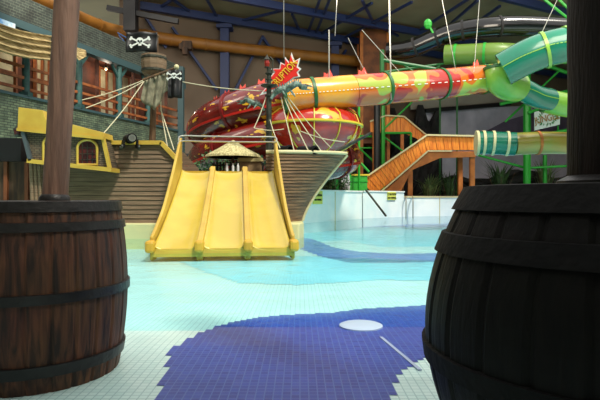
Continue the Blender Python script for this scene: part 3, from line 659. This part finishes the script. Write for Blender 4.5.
# verdigris creature
def creature(label, px, py, D, s, flip=1):
    c = P(px, py, D); t = thing('creature_figure', label, 'sculpture', c, 'verdigris creature figures')
    pth = smooth_path([c+Vector((x*flip*s, y*s, z*s)) for x, y, z in ((.55, .1, .12), (.38, 0, .2), (.2, -.05, .12), (0, 0, .02), (-.2, -.05, .0), (-.38, .05, -.12), (-.5, 0, -.3))], 5)
    rr = [s*(.05+.07*math.sin(PI*min(1, (i+2)/len(pth)))) for i in range(len(pth))]
    MB().tube(pth, rr, 10).build('body', M_verd, t, True)
    h = pth[0]; g = Vector((flip, 0, 0))
    MB().ball(h+g*.02*s, .13*s, 12, (1.2, .8, .8)).build('head', M_verd, t, True)
    MB().prism([h+g*.1*s+Vector((0,-.05*s,.03*s)), h+g*.34*s+Vector((0,-.03*s,.0)), h+g*.3*s+Vector((0,-.03*s,.05*s)), h+g*.08*s+Vector((0,-.05*s,.1*s))], (0, .09*s, 0)).prism([h+g*.08*s+Vector((0,-.05*s,-.1*s)), h+g*.3*s+Vector((0,-.03*s,-.1*s)), h+g*.08*s+Vector((0,-.05*s,-.03*s))], (0, .09*s, 0)).build('jaws', M_verd, t)
    sp = MB()
    for i in range(2, len(pth)-2, 2): sp.lathe([(.035*s, 0), (.002, .15*s)], pth[i]+Vector((0, 0, rr[i]*.8)), 6)
    sp.build('spines', M_verd, t)
    for k in (-.15, .15):
        q0 = c+Vector((k*s, -.05*s, 0)); MB().tube([q0, q0+Vector((.08*s*flip, -.1*s, -.14*s)), q0+Vector((.16*s*flip, -.1*s, -.25*s))], [.045*s, .035*s, .02*s], 7).build('leg', M_verd, t, True)
creature('grey-green creature figure on the main mast beneath the starburst sign', 286, 90, 14.2, .8)
creature('grey-green creature figure left of the main mast in front of the red slide', 254, 104, 14.4, .55, -1)

# ---------------------------------------------------------------- deck furniture
c = P(233, 198, 15.2); c.z = 1.55; t = thing('thatched_parasol', 'small round thatched parasol on the ship deck behind the slide', 'parasol', c)
ap = P(233, 141, 15.2).z; rm = P(233, 155.5, 15.2).z
MB().tube([c, Vector((c.x, c.y, ap))], .04, 8).build('pole', M_mast, t, True)
MB().lathe([(.80, rm-c.z-.06), (.78, rm-c.z), (.4, (ap+rm)/2-c.z+.0), (.03, ap-c.z+.02), (.02, ap-c.z-.04), (.7, rm-c.z-.06)], c, 40, mod=lambda a: 1+.03*math.sin(a*20)).build('thatch_canopy', M_thatch, t)
c = P(251, 198, 15.0); c.z = 1.55; t = thing('deck_crate', 'tan wooden crate counter behind the right slide lane', 'crate', c)
hz = P(251, 162, 15).z-c.z
MB().box(c+Vector((0,0,hz/2)), (.6, .4, hz)).build('body', mat('tan_wood', (150, 122, 84), .6, (120, 96, 64), 4), t)
MB().box(c+Vector((0,0,hz+.05)), (.68, .5, .1)).build('top', mat('pale_wood', (196, 178, 120), .6), t)
for grp, (pa, pb, py) in enumerate(((214, 240, 162), (263, 277, 156))):
    a, b = P(pa, 198, 15.6), P(pb, 198, 15.6); a.z = b.z = 1.55; hh = P(0, py, 15.6).z-1.55
    t = thing('deck_fence', ['black picket fence behind the thatched parasol', 'black picket fence between the crate and the right slide post'][grp], 'fence', a)
    MB().bar(a+Vector((0,0,hh-.1)), b+Vector((0,0,hh-.1)), .04).bar(a+Vector((0,0,.2)), b+Vector((0,0,.2)), .04).build('crossbar', M_black, t)
    n = max(3, int((b-a).length/.09))
    for i in range(n+1):
        q = a.lerp(b, i/n); MB().bar(q, q+Vector((0,0,hh)), .045).build('picket', M_black, t)
for i, px in enumerate((227, 233, 238)):
    c = P(px, 198, 14.6); c.z = 1.55
    tag(MB().lathe([(.03, 0), (.035, .05), (.035, .32), (.02, .36), (.03, .4)], c, 12).build('deck_bollard', M_white), ['left of three small white bollards on the deck', 'middle of three small white bollards on the deck', 'right of three small white bollards on the deck'][i], 'bollard', 'white deck bollards')

# ---------------------------------------------------------------- slide
S0 = Vector((-1.41, 9.80, 0)); SR = Vector((.9932, .117, 0)); SB = Vector((-.117, .9932, 0))
def S(a, b, z): return S0+SR*(a*(1.03-.13*b/3.38)+.04*b/3.38)+SB*b+Vector((0, 0, z))
slide = thing('water_slide', 'wide yellow three-lane slide running from the ship deck into the water', 'slide', S0)
L = 3.25; HT = 1.55
def lz(b):
    t = b/L
    return .06+HT*(t**1.12)-.03*math.sin(PI*t) if t < .93 else .06+HT*(.93**1.12)+(HT-HT*.93**1.12)*(1-((1-t)/.07)**2)-.03*math.sin(PI*t)
Wd = 1.30; lanes = [(-1.22, -.46), (-.38, .40), (.48, 1.22)]
for (a0, a1) in lanes:
    def fn(u, v):
        b = L*v; e = (2*u-1); return S(a0+(a1-a0)*u, b, lz(b)+.07*abs(e)**4-.04*(1-e*e)*(1-max(0, (v-.9)*10)))
    mb = MB().grid(fn, 12, 40); mb.build('lane', M_slide, slide, True, solid=.03)
def rib(a, w, hfun, z0, name, m, b0=.1, b1=L+.06):
    N = 24; top = []; bot = []
    for i in range(N+1):
        b = b0+(b1-b0)*i/N; bb = min(b, L); top.append((b, lz(bb)+hfun(bb/L))); bot.append((b, max(-.15, lz(bb)-.35) if i < N else lz(bb)-.6))
    poly = [S(a-w/2, b, z) for b, z in top]+[S(a-w/2, b, z) for b, z in reversed(bot)]
    return MB().prism(poly, SR*w).build(name, m, slide, bevel=.02)
for a in (-.42, .44): rib(a, .12, lambda t: .13+.04*t, 0, 'divider', M_slide2)
for a in (-1.27, 1.27): rib(a, .065, lambda t: .20+.2*t+(.46*max(0, (t-.35)/.65)**1.2), 0, 'side_wall', M_yellow)
for a in (-1.27, -.42, .44, 1.27):
    MB().box(S(a, .02, .12), (.17, .3, .22), M=Matrix.Rotation(math.radians(6.7), 3, 'Z')).build('foot', M_foot, slide, bevel=.05)
MB().prism([S(-1.25, L, HT-.3), S(-1.25, L, HT-.5), S(-1.25, 1.3, -.1), S(-1.25, .6, -.1)], SR*2.5).build('underframe', M_shed, slide)
MB().box(S(0, .05, .0), (2.6, .1, .15), M=Matrix.Rotation(math.radians(6.7), 3, 'Z')).build('apron', M_slide2, slide)
MB().box(S(0, L+.03, HT+.035), (2.25, .1, .14), M=Matrix.Rotation(math.radians(6.7), 3, 'Z')).build('entry_lip', M_slide2, slide)
for a in (-.42, .44): MB().box(S(a, L-.05, HT+.10), (.14, .16, .16), M=Matrix.Rotation(math.radians(6.7), 3, 'Z')).build('divider_post', M_yellow, slide, bevel=.01)
def rail(z, bo):
    return MB().tube(smooth_path([S(-1.27, L-.25, z-.14), S(-1.24, L-.0+bo, z), S(-.6, L+bo, z), S(.6, L+bo, z), S(1.24, L+bo, z), S(1.27, L-.2, z-.14)], 5), .02, 8)
rail(2.50, .0).build('handrail', M_steel, slide, True)
rail(2.36, -.12).build('handrail', M_steel, slide, True)

# ---------------------------------------------------------------- tube slides
def tubeslide(name, label, cat, path, r, m, seam=None, collars=(), collar_m=None, crest=None, dash=False, n=20, k=8):
    pth = smooth_path(path, k); t = thing(name, label, cat, pth[0])
    MB().tube(pth, r, n).build('tube', m, t, True)
    for i in collars:
        i = min(i, len(pth)-2); d = (pth[i+1]-pth[i]).normalized()
        MB().tube([pth[i]-d*.06, pth[i]+d*.06], (r if not isinstance(r, list) else r[i])*1.07, n).build('collar', collar_m or M_dgreen, t, True)
    if seam:
        mb = MB()
        for i in range(0, len(pth)-1):
            if dash and i % 2: continue
            a, b = pth[i], pth[i+1]; d = (b-a).normalized(); s = d.cross(Vector((0,0,1))).normalized()
            if s.y > 0: s = -s
            rr = r if not isinstance(r, list) else r[i]
            o = s*rr*.99+Vector((0, 0, -rr*.05)); mb.bar(a+o, b+o, .03, .03)
        mb.build('seam', seam, t)
    if crest:
        for i in crest:
            mb = MB(); a = pth[i]; d = (pth[i+1]-pth[i]).normalized(); z = Vector((0, 0, r))
            mb.prism([a+z*.93-d*.2, a+z*.93+d*.2, a+z*.93+d*.05+Vector((0,0,.32)), a+z*.93-d*.05+Vector((0,0,.14)), a+z*.93-d*.18+Vector((0,0,.22))], Vector((0, .06, 0)))
            mb.build('crest_spike', M_pink, t)
    return t, pth
# upper camouflage tube
t, up = tubeslide('tube_slide', 'red, orange and lime camouflage stretch of the long tube slide above the stairs', 'water slide', [P(352, 91.2, 19.8), P(390, 88, 20.4), P(440, 84, 21.4), P(480, 79.5, 22.6), P(493, 78, 23)], .60, M_tubeO, M_white, (14, 32, 50, 66), M_dgreen, crest=(6, 46), dash=True, k=16)
tubeslide('tube_slide', 'orange and yellow first stretch of the long tube slide, right of the starburst sign', 'water slide', [P(284, 97, 19.2), P(300, 95.8, 19.25), P(325, 93.5, 19.45), P(352, 91.2, 19.8)], .60, M_tubeO2, M_white, (2, 24), M_dgreen, crest=(34,), dash=True, k=16)
# red coil
cx, cy = P(275, 198, 23.2).x, 23.2
hel = []
for i in range(0, 53):
    a = -PI/2-2*PI*(i/24.0)+.25; rx = 2.95; ry = 2.6
    z = 4.75-1.35*(i/24.0)+.16*rx*math.cos(a)
    hel.append(Vector((cx+rx*math.cos(a), cy+ry*math.sin(a), z)))
t, hp = tubeslide('coiled_tube_slide', 'red coiled tube slide, coloured dark as in shade, with yellow flashes behind the ship masts', 'water slide', [P(284, 98, 19.8)]+hel, .80, M_tubeR, None, tuple(range(8, 100, 7)), mat('dark_red_collar', (110, 14, 12), .4), crest=None, k=2)
mb = MB()
for i in range(1, len(hp)-2):
    a, b = hp[i], hp[i+1]; rad = Vector((a.x-cx, (a.y-cy)*1.1, 0)).normalized(); rb = Vector((b.x-cx, (b.y-cy)*1.1, 0)).normalized()
    mb.bar(a+rad*.76+Vector((0,0,-.26)), b+rb*.76+Vector((0,0,-.26)), .07, .09)
mb.build('side_band', mat('band_red', (170, 30, 20), .3), t)
for i in range(3, 22, 2):
    mb = MB(); a = hp[i]; d = (hp[i+1]-a).normalized()
    mb.prism([a+Vector((0,0,.76))-d*.16, a+Vector((0,0,.76))+d*.16, a+Vector((0,0,1.05))+d*.1, a+Vector((0,0,.9)), a+Vector((0,0,1.0))-d*.14], Vector((0, .06, 0)))
    mb.build('crest_spike', M_pink, t)
# ribbed bowl end
c = P(313, 127, 20.6)
t = thing('slide_bowl', 'red ribbed bowl end of the slide, coloured bright as lit, hanging over the bow', 'water slide', c)
prof = [(1.85*math.cos(a), -1.15*math.sin(a)) for a in [PI/2*(1-k/10) for k in range(11)]]
prof[0] = (.02, -1.15)
MB().lathe(prof+[(1.90, .06), (1.8, .32), (1.45, .58), (.7, .76), (.02, .82)], c, 36).build('shell', M_tubeB, t, True)
mb = MB()
for k in range(12):
    a = 2*PI*k/12; mb.tube([c+Vector((r_*1.01*math.cos(a), r_*1.01*math.sin(a), z)) for r_, z in prof[1:]+[(1.90, .06), (1.8, .32), (1.45, .58), (.7, .76)]], .026, 5)
mb.build('rib', M_yellowline, t)
MB().lathe([(1.88, -.04), (1.94, -.02), (1.94, .04), (1.88, .06)], c, 36).build('rim', M_yellowline, t, True)
# green tubes at right
tubeslide('tube_slide', 'big teal tube slide climbing behind the right pole', 'water slide', [P(503, 70, 21.3), P(525, 58, 21), P(545, 50, 20.8), P(566, 45, 20.6), P(610, 37, 20.6), P(680, 20, 21)], .68, M_tealT, M_limeT, (16, 24), M_limeT)
tubeslide('slide_elbow', 'lime green tube elbow joining the camouflage and teal tubes', 'water slide', [P(499, 68, 22), P(500, 78, 22), P(507, 85, 22.2), P(517, 87, 22.6)], [.62+.0*i for i in range(25)], M_limeT, None, (2,), M_dgreen)
tubeslide('tube_slide', 'lower teal tube slide curving under the lime elbow', 'water slide', [P(513, 85, 22.8), P(525, 91, 22.8), P(537, 97, 23), P(550, 100, 23.3)], .48, M_tealT, M_limeT, (2,), M_dgreen)
tubeslide('tube_slide', 'lime tube piece continuing right from the lower teal tube', 'water slide', [P(545, 100, 23.5), P(560, 104, 23.5), P(590, 108, 24), P(660, 112, 26)], .52, M_limeT, None, (1,), M_dgreen)
tubeslide('tube_slide', 'low teal tube ending with tan rings near the stair landing', 'water slide', [P(476, 143, 25.5), P(490, 143, 25.4), P(515, 144, 25.2)], .56, M_tealT, None, (1, 5, 9, 13), M_cream)
tubeslide('tube_slide', 'low moss green tube passing behind the green post at right', 'water slide', [P(514, 144, 25.2), P(535, 143, 25.2), P(560, 143, 25.4), P(640, 145, 27), P(700, 146, 29)], .53, mat('moss_tube', (112, 138, 50), .35, (150, 130, 50), .6, coat=.4), None, (9,), M_stair2)
tubeslide('black_tube_slide', 'glossy black tube slide arching under the roof at upper right', 'water slide', [P(388, 52, 29), P(410, 49, 28.5), P(432, 40, 28), P(455, 32, 27.5), P(490, 27, 27), P(530, 26, 27), P(600, 30, 27)], .50, M_blackT, None, (10, 18, 26, 34), M_dark)
tubeslide('olive_tube_slide', 'olive green tube slide behind the black tube at upper right', 'water slide', [P(445, 55, 27.5), P(470, 54, 27), P(500, 53, 26.5), P(530, 55, 27)], .50, M_olive, None, (4, 12), M_green)

# ---------------------------------------------------------------- green steelwork
def gbar(a, b, D, w, label, m=None, D2=None, g='green steel supports', nm='steel_support'):
    A, B = P(*a, D), P(*b, D2 or D)
    if len(label): return tag(MB().tube([A, B], w, 8).build(nm, m or M_green, smooth=True), label, 'support', g)
def tower(name, label, bars, group=None):
    A = P(*bars[0][0], bars[0][2]); t = thing(name, label, 'scaffold', A, group)
    for a, b, D, w, nm in bars: MB().tube([P(*a, D), P(*b, D)], w, 8).build(nm, M_green, t, True)
    return t
gl_ = lambda D: HZ+(H-.12)*F/D
tower('support_tower', 'bright green steel tower under the camouflage tube beside the stairs', [((383,104),(383,gl_(33.4)),33.4,.13,'post'), ((383,133),(411,133),33.4,.08,'beam'), ((411,133),(411,150),33.4,.07,'post'), ((384,129),(412,102),33.4,.06,'brace'), ((384,137),(404,152),33.4,.06,'brace'), ((359,gl_(27.5)),(359,103),27.5,.06,'post'), ((340,135),(383,137),33.8,.07,'beam'), ((383,148),(345,148),33.8,.05,'beam'), ((356,145),(372,160),33.6,.06,'brace'), ((372,158),(376,178),33.6,.05,'brace')])
tower('support_tower', 'green steel frame behind the bow and red bowl', [((333,142),(333,gl_(25.3)),25.3,.30,'post'), ((349,150),(349,gl_(26.4)),26.4,.12,'post'), ((349,150),(369,172),26.4,.06,'brace')])
tower('support_tower', 'green steel frame holding the lattered sign at the right'.replace('lattered', 'leafy'), [((527,75),(527,gl_(34)),34,0.24,'post'), ((500,104),(568,91),33.6,0.10,'beam'), ((528,113),(568,99),33.7,0.11,'beam'), ((529,138),(568,130),33.8,0.11,'beam'), ((529,110),(529,80),34.4,0.07,'post'), ((478,155),(526,168),34.5,0.08,'beam'), ((527,168),(568,166),34.5,0.08,'beam'), ((505,122),(560,70),34.6,0.07,'brace'), ((540,63),(568,73),34.6,0.13,'beam'), ((545,gl_(35)),(545,155),35,0.13,'post')])
tower('roof_strut', 'pair of bright green struts rising to the roof at the upper right', [((535,-8),(570,20),25,.06,'strut'), ((551,-8),(580,20),25,.06,'strut')])
for px, D, l in ((440, 34, 'thin dark green post behind the stair landing, left one'), (457, 34, 'thin dark green post behind the stair landing, right one')):
    tag(MB().tube([P(px, 90, D), P(px, gl_(D), D)], .06, 8).build('steel_post', M_dgreen, smooth=True), l, 'support', 'dark green posts')
tag(MB().tube([P(377, 102, 33.2), P(377, gl_(33.2), 33.2)], .2, 12).build('black_pillar', mat('black_pipe', (34, 38, 40), .4), smooth=True), 'black pipe column just left of the green tower post', 'column')
# dark green lattice behind the tubes
t = tower('roof_lattice', 'dark green lattice girder behind the orange roof tower', [((382,60),(470,75),27.5,.10,'chord'), ((384,72),(470,60),27.5,.06,'brace'), ((382,50),(382,82),27.5,.12,'post'), ((400,62),(425,80),27.5,.06,'brace'), ((440,66),(420,78),27.5,.06,'brace')])
for o in t.children: o.data.materials[0] = M_dgreen
# orange panel tower
c = P(373, 198, 35); c.z = .12
t = thing('timber_tower', 'orange timber tower rising behind the slides to the roof', 'tower', c)
zz = P(373, 33, 35).z
MB().box((c.x, c.y, (zz+4.5)/2), (1.7, 1.7, zz-4.5)).build('cladding', mat('orange_cladding', (128, 72, 30), .6, (100, 54, 22), 2), t)
for sx in (-1, 1):
    for sy in (-1, 1): MB().bar((c.x+sx*.85, c.y+sy*.85, .12), (c.x+sx*.85, c.y+sy*.85, zz+.05), .2).build('corner_post', M_stair2, t)
# cables
for i, (a, b, D) in enumerate([((338,-20),(335,36),18), ((329,30),(329,96),19.2), ((389,-20),(391,100),19.8), ((441,-6),(456,72),21), ((480,-6),(474,72),21.5), ((348,38),(369,80),20), ((362,30),(402,75),20.5), ((560,-6),(530,58),21)]):
    tag(MB().tube([P(*a, D), P(*b, D)], .014 if i not in (1,2) else .028, 6).build('suspension_cable', M_steel), ['pale cable dropping from the roof above the starburst sign\'s right side', 'thick steel hanger at the left end of the camouflage tube', 'long vertical steel hanger crossing the orange tower', 'slanted cable holding the camouflage tube near its right end', 'thin cable in front of the black tube', 'short slanted stay left of the orange tower', 'slanted stay crossing the orange tower to the tube', 'thin cable to the big teal tube'][i], 'cable', 'slide suspension cables')
tag(MB().ball(P(428, 24, 25), .25, 8, (.8, .5, 1)).bar(P(428, 24, 25), P(433, 33, 25), .08).build('roof_lamp', M_green), 'small green lamp hanging below the roof', 'lamp')

# leafy sign
c = P(547, 119, 33.4); t = thing('leafy_sign', 'white sign with jagged green and gold lettering on the green frame', 'sign', c)
pts = [P(534.5,112,33.4), P(560,106.5,33.4), P(560,124.5,33.4), P(534.5,130.5,33.4)]
MB().prism(pts, (0, .06, 0)).build('board', mat('pale_sign', (200, 214, 206), .5), t)
sk = Matrix.Rotation(math.radians(13), 3, 'Y').inverted()
rr = random.Random(5); mb = MB()
for i in range(40):
    a = rr.random()*2*PI; q = P(547, 118.5, 33.36)+sk@Vector((.63*math.cos(a)*(.75+.3*rr.random()), 0, .34*math.sin(a)*(.8+.4*rr.random())))
    dd = Vector((math.cos(a), 0, math.sin(a)))*.14; s_ = Vector((-dd.z, 0, dd.x))*.3; mb.prism([q-s_, q+s_, q+dd], (0, .02, 0))
MB().bar(P(536,110,33.45), P(536,110,33.8), .08).build('bracket', M_green, t)
MB().bar(P(558,126,33.45), P(558,132,33.9), .08).build('bracket', M_green, t)
mb.build('leaf_border', mat('sign_green', (50, 130, 60), .5), t)
text_mb('JUNGLE', .46, lambda v: P(547, 118.5, 33.33)+sk@Vector((v.x, -v.z, v.y*1.3))).build('lettering', mat('sign_gold', (150, 104, 20), .5), t)

# ---------------------------------------------------------------- stairs
def balustrade(pts_top, pts_bot, D, th, name, parent, m=M_stair, rails=True):
    # planked panel following polyline
    mb = MB()
    for i in range(len(pts_top)-1):
        a, b = P(*pts_top[i], D), P(*pts_top[i+1], D); c_, d_ = P(*pts_bot[i], D), P(*pts_bot[i+1], D)
        n = max(1, int((b-a).length/.22))
        for k in range(n):
            u0, u1 = k/n+.04/n, (k+1)/n-.04/n; o = Vector((0, .03*(k % 2), 0))
            mb.prism([a.lerp(b, u0)+o, a.lerp(b, u1)+o, c_.lerp(d_, u1)+o, c_.lerp(d_, u0)+o], (0, th, 0))
    mb.build(name, m, parent)
stairs = thing('staircase', 'orange timber staircase climbing right from the pool wall to a landing', 'stairs', P(368, 192, 30.6))
balustrade([(361,181),(427,136),(475,137)], [(374,195),(430,150),(475,150)], 31.0, .08, 'balustrade', stairs)
mb = MB(); pr = [P(360,181,30.9), P(427,135,30.9), P(476,136,30.9)]
for a, b in zip(pr, pr[1:]): mb.bar(a, b, .14, .09)
mb.build('handrail', M_cream, stairs)
mb = MB(); pr = [P(377,195,30.8), P(428,151,30.8), P(452,151,30.8)]
for a, b in zip(pr, pr[1:]): mb.bar(a, b, .10, .08)
mb.build('white_nosing', M_cream, stairs)
MB().prism([P(378,197,30.9), P(428,152,30.9), P(476,152,30.9), P(476,157,30.9), P(440,158,30.9), P(424,165,30.9), P(412,170,30.9), P(400,193,30.9)], (0, .15, 0)).build('stringer', M_stair2, stairs)
mb = MB()
for i in range(14):
    a = P(368+58*i/13, 194-43*i/13, 31.1); mb.box((a.x, 31.8, a.z), (.34, 1.4, .06))
mb.build('treads', M_stair2, stairs)
A, B = P(428, 151, 31.0), P(476, 151, 31.0)
MB().box(((A.x+B.x)/2, 31.8, A.z-.08), (B.x-A.x, 1.6, .12)).build('landing', M_stair2, stairs)
for px, y0, D in ((410, 165, 31.2), (472, 155, 31.2), (460, 157, 32.4)):
    a = P(px, y0, D); MB().bar((a.x, D, .12), a, .26).build('post', M_stair2, stairs)
up2 = thing('upper_balustrade', 'planked orange balustrade of the upper flight behind the main stairs', 'balustrade', P(400, 135, 33.4))
balustrade([(370,122),(386,116),(404,117),(416,127),(432,140)], [(370,132),(386,133),(404,133),(416,138),(430,150)], 33.4, .1, 'planks', up2)
mb = MB(); pr = [P(x, y-.5, 33.3) for x, y in ((370,122),(386,116),(404,117),(416,127),(432,140))]
for a, b in zip(pr, pr[1:]): mb.bar(a, b, .12, .08)
mb.build('handrail', M_cream, up2)
for px in (374, 402): a = P(px, 132, 33.5); MB().bar((a.x, a.y, .12), a, .2).build('post', M_stair2, up2)
# green tub
c = P(357, 198, 26.9); c = P(357, 198, 28.3); c.z = .12
t = thing('green_bin', 'bright green ribbed bin behind the pool wall at the stair foot', 'bin', c)
hh = P(0, 176, 28.3).z-c.z
MB().box(c+Vector((0,0,hh/2)), (1.0, .8, hh)).build('body', M_bin, t, bevel=.03)
mb = MB()
for k in range(3): mb.box(c+Vector((0, 0, hh*(.35+.25*k))), (1.06, .86, .06))
mb.build('rib', M_green, t)
MB().box(c+Vector((.05,0,hh+.04)), (1.15, .9, .08)).build('lid', M_yellowline, t)
c = P(345, 198, 26.2); c.z = .12; hh = P(0, 170, 26.2).z-.12
tag(MB().prism([c+Vector((x, 0, z)) for x, z in ((-.28, 0), (.22, 0), (.26, hh*.7), (.2, hh), (-.2, hh*.98), (-.3, hh*.6))], (0, .3, 0)).build('white_boulder', mat('pale_rock', (190, 190, 190), .8, (120, 116, 120), 5, bump=.5), bevel=.06), 'pale grey boulder between the bow shrubs and green bin', 'rock')

# ---------------------------------------------------------------- plants
def plant(name, label, px, py_top, D, rad, n, m, kind='bush', z0=.12, seed=0):
    rr = random.Random(seed+px); c = P(px, 198, D); c.z = z0; top = P(px, py_top, D).z; hh = top-z0
    t = thing(name, label, 'plant', c, 'plants around the slides')
    st = MB(); lf = MB()
    for i in range(n):
        a = rr.random()*2*PI; e = rr.random(); tip = c+Vector((math.cos(a)*rad*(.3+.7*e), math.sin(a)*rad*.6*(.3+.7*e), hh*(.35+.65*rr.random()**.6)))
        if kind == 'bush':
            d = (tip-c); 
            for q in range(5):
                b = c+d*(.5+.12*q)+Vector((rr.uniform(-.1,.1), rr.uniform(-.1,.1), rr.uniform(-.1,.1)))
                l = Vector((rr.uniform(-1,1), rr.uniform(-1,1), rr.uniform(-.4,.8))).normalized()*.16; s = l.cross(Vector((rr.uniform(-1,1), rr.uniform(-1,1), 1))).normalized()*.05
                lf.add([b, b+l*.5+s, b+l, b+l*.5-s], [(0,1,2,3)])
        else:
            b0 = c+Vector((0, 0, hh*.15)); mid = b0.lerp(tip, .55)+Vector((0,0,.2*hh)); s = Vector((-math.sin(a), math.cos(a), 0))*.05
            lf.add([b0-s*.4, b0+s*.4, mid+s, mid-s, tip], [(0,1,2,3), (3,2,4)])
        if i % 6 == 0: st.tube([c, c+(tip-c)*.8], [.025, .01], 5)
    lf.build('foliage', m, t, solid=.006); st.build('stem', M_mast, t)
plant('palm_shrub', 'spiky green shrub under the stair landing', 430, 172, 33.0, 1.3, 60, M_leaf2, 'spike')
plant('palm_shrub', 'taller spiky shrub beside the stair post under the landing', 449, 170, 33.6, 1.0, 46, M_leaf, 'spike', seed=3)
plant('leafy_bush', 'grey-green bush between the bow tip and the green post', 327, 160, 24.7, .55, 130, M_leaf2, seed=5)
plant('leafy_bush', 'grey-green bush just right of the thick green post', 339, 166, 25.4, .55, 110, M_leaf, seed=6)
plant('leafy_bush', 'dark green bush behind the parasol on the left', 218, 150, 19.5, .9, 150, M_leaf, seed=8)
plant('leafy_bush', 'dark green bush behind the deck crate', 250, 153, 19.5, .9, 150, M_leaf, seed=9)
plant('leafy_bush', 'low bush behind the left slide post with red flowers', 190, 163, 18.6, .7, 120, M_leaf, seed=10)
rrr = random.Random(3); mb = MB()
for i in range(9): mb.ball(P(188+rrr.uniform(-5, 6), 166+rrr.uniform(-2, 4), 18.0), .05, 6)
tag(mb.build('red_flowers', mat('flower_red', (200, 40, 30), .5)), 'cluster of small red flowers left of the slide post', 'flowers', kind='stuff')
plant('dark_fern', 'dark fern under the low teal tube behind the right barrel', 500, 160, 35.4, 1.4, 60, M_leaf, 'spike', seed=12)
plant('dark_fern', 'dark fern right of the green sign post', 545, 158, 36, 1.3, 60, M_leaf2, 'spike', seed=13)

# ---------------------------------------------------------------- shed at left
c = P(0, 198, 13.9); c.z = .376
t = thing('wooden_kiosk', 'dark brown kiosk with black roof fascia left of the ship stern', 'kiosk', c)
x0, x1 = P(-60, 0, 13.9).x, P(27, 0, 13.9).x
zf0, zf1 = P(0, 161, 13.6).z, P(0, 138, 13.6).z
MB().box(((x0+x1)/2, 14.3, (.376+zf0)/2), (x1-x0-.1, .8, zf0-.376)).build('wall', M_shed, t)
MB().box(((x0+x1)/2, 14.2, (zf0+zf1)/2), (x1-x0, 1.2, zf1-zf0)).build('fascia', M_black, t)
mb = MB()
for px in (5, 26): mb.box((P(px, 0, 13.8).x, 13.85, (.376+zf0)/2), (.09, .08, zf0-.376))
mb.build('door_frame', mat('rust_frame', (120, 66, 36), .6), t)

# ---------------------------------------------------------------- foreground barrels and poles
M_hoop2 = mat('shaded_iron_hoop', (12, 11, 11), .7, (7, 7, 7), 6, bump=.2, spec=.15)  # hoop colour darkened to carry the right barrel's shade
def barrel(label, cx, cy, rr_, rb, h, m, seed, hoops, M_hoop=M_hoop):
    t = thing('wooden_barrel', label, 'barrel', (cx, cy, 0), 'giant foreground barrels')
    def rad(z): u = z/h; return rr_+(rb-rr_)*math.sin(PI*min(1, max(0, u)))**.9
    NS = 26; rnd = random.Random(seed); tw = [rnd.uniform(-.003, .003) for _ in range(NS)]
    def mod(a):
        k = (a/(2*PI)*NS) % 1; return (1-.014*(1 if k < .04 or k > .96 else 0))+tw[int(a/(2*PI)*NS) % NS]
    prof = [(rad(h*i/20), h*i/20) for i in range(21)]
    MB().lathe(prof+[(rr_-.05, h), (rr_-.05, h-.04), (.02, h-.04)], (cx, cy, 0), NS*8, mod=mod).build('staves', m, t, False)
    for z0, z1 in hoops:
        MB().lathe([(rad(z0)-.005, z0), (rad(z0)+.014, z0+.003), (rad(z1)+.014, z1-.003), (rad(z1)-.005, z1)], (cx, cy, 0), 72).build('hoop', M_hoop, t, True)
    MB().lathe([(rr_-.05, h-.04), (rr_-.05, h-.015), (.02, h-.015)], (cx, cy, 0), 48).build('lid', M_hoop, t)
    return t
bx, by = -1.55, 3.12
barrel('big dark brown wooden barrel with iron hoops at the lower left', bx, by, .465, .515, .985, M_stave, 1, [(.925, .985), (.825, .875), (.46, .515), (.085, .15)])
b2x, b2y = 1.135, 1.93
barrel('wooden barrel, colour darkened for shade, filling the lower right corner', b2x, b2y, .505, .665, 1.04, M_stave2, 2, [(.955, 1.045), (.80, .875), (.40, .47), (.08, .15)], M_hoop2)
def pole(label, x, y, z0, lean, r, M_pole=M_pole):
    t = thing('wooden_pole', label, 'pole', (x, y, z0), 'poles rising from the barrels')
    top = Vector((x+lean*1.6, y, 4.7)); a = Vector((x, y, z0))
    MB().tube([a.lerp(top, k/20) for k in range(21)], [r*(1+.012*math.sin(k*2.3)) for k in range(21)], 28).build('shaft', M_pole, t, True)
    MB().lathe([(r*1.25, 0), (r*1.25, .03), (r*1.02, .05)], a, 24).build('collar', M_hoop, t, True)
pole('round dark wooden pole rising from the left barrel', -1.435, by, .972, .14, .070)
pole('thick wooden pole, colour darkened for shade, rising from the right barrel', 1.14, b2y, 1.032, 0, .155, M_pole2)
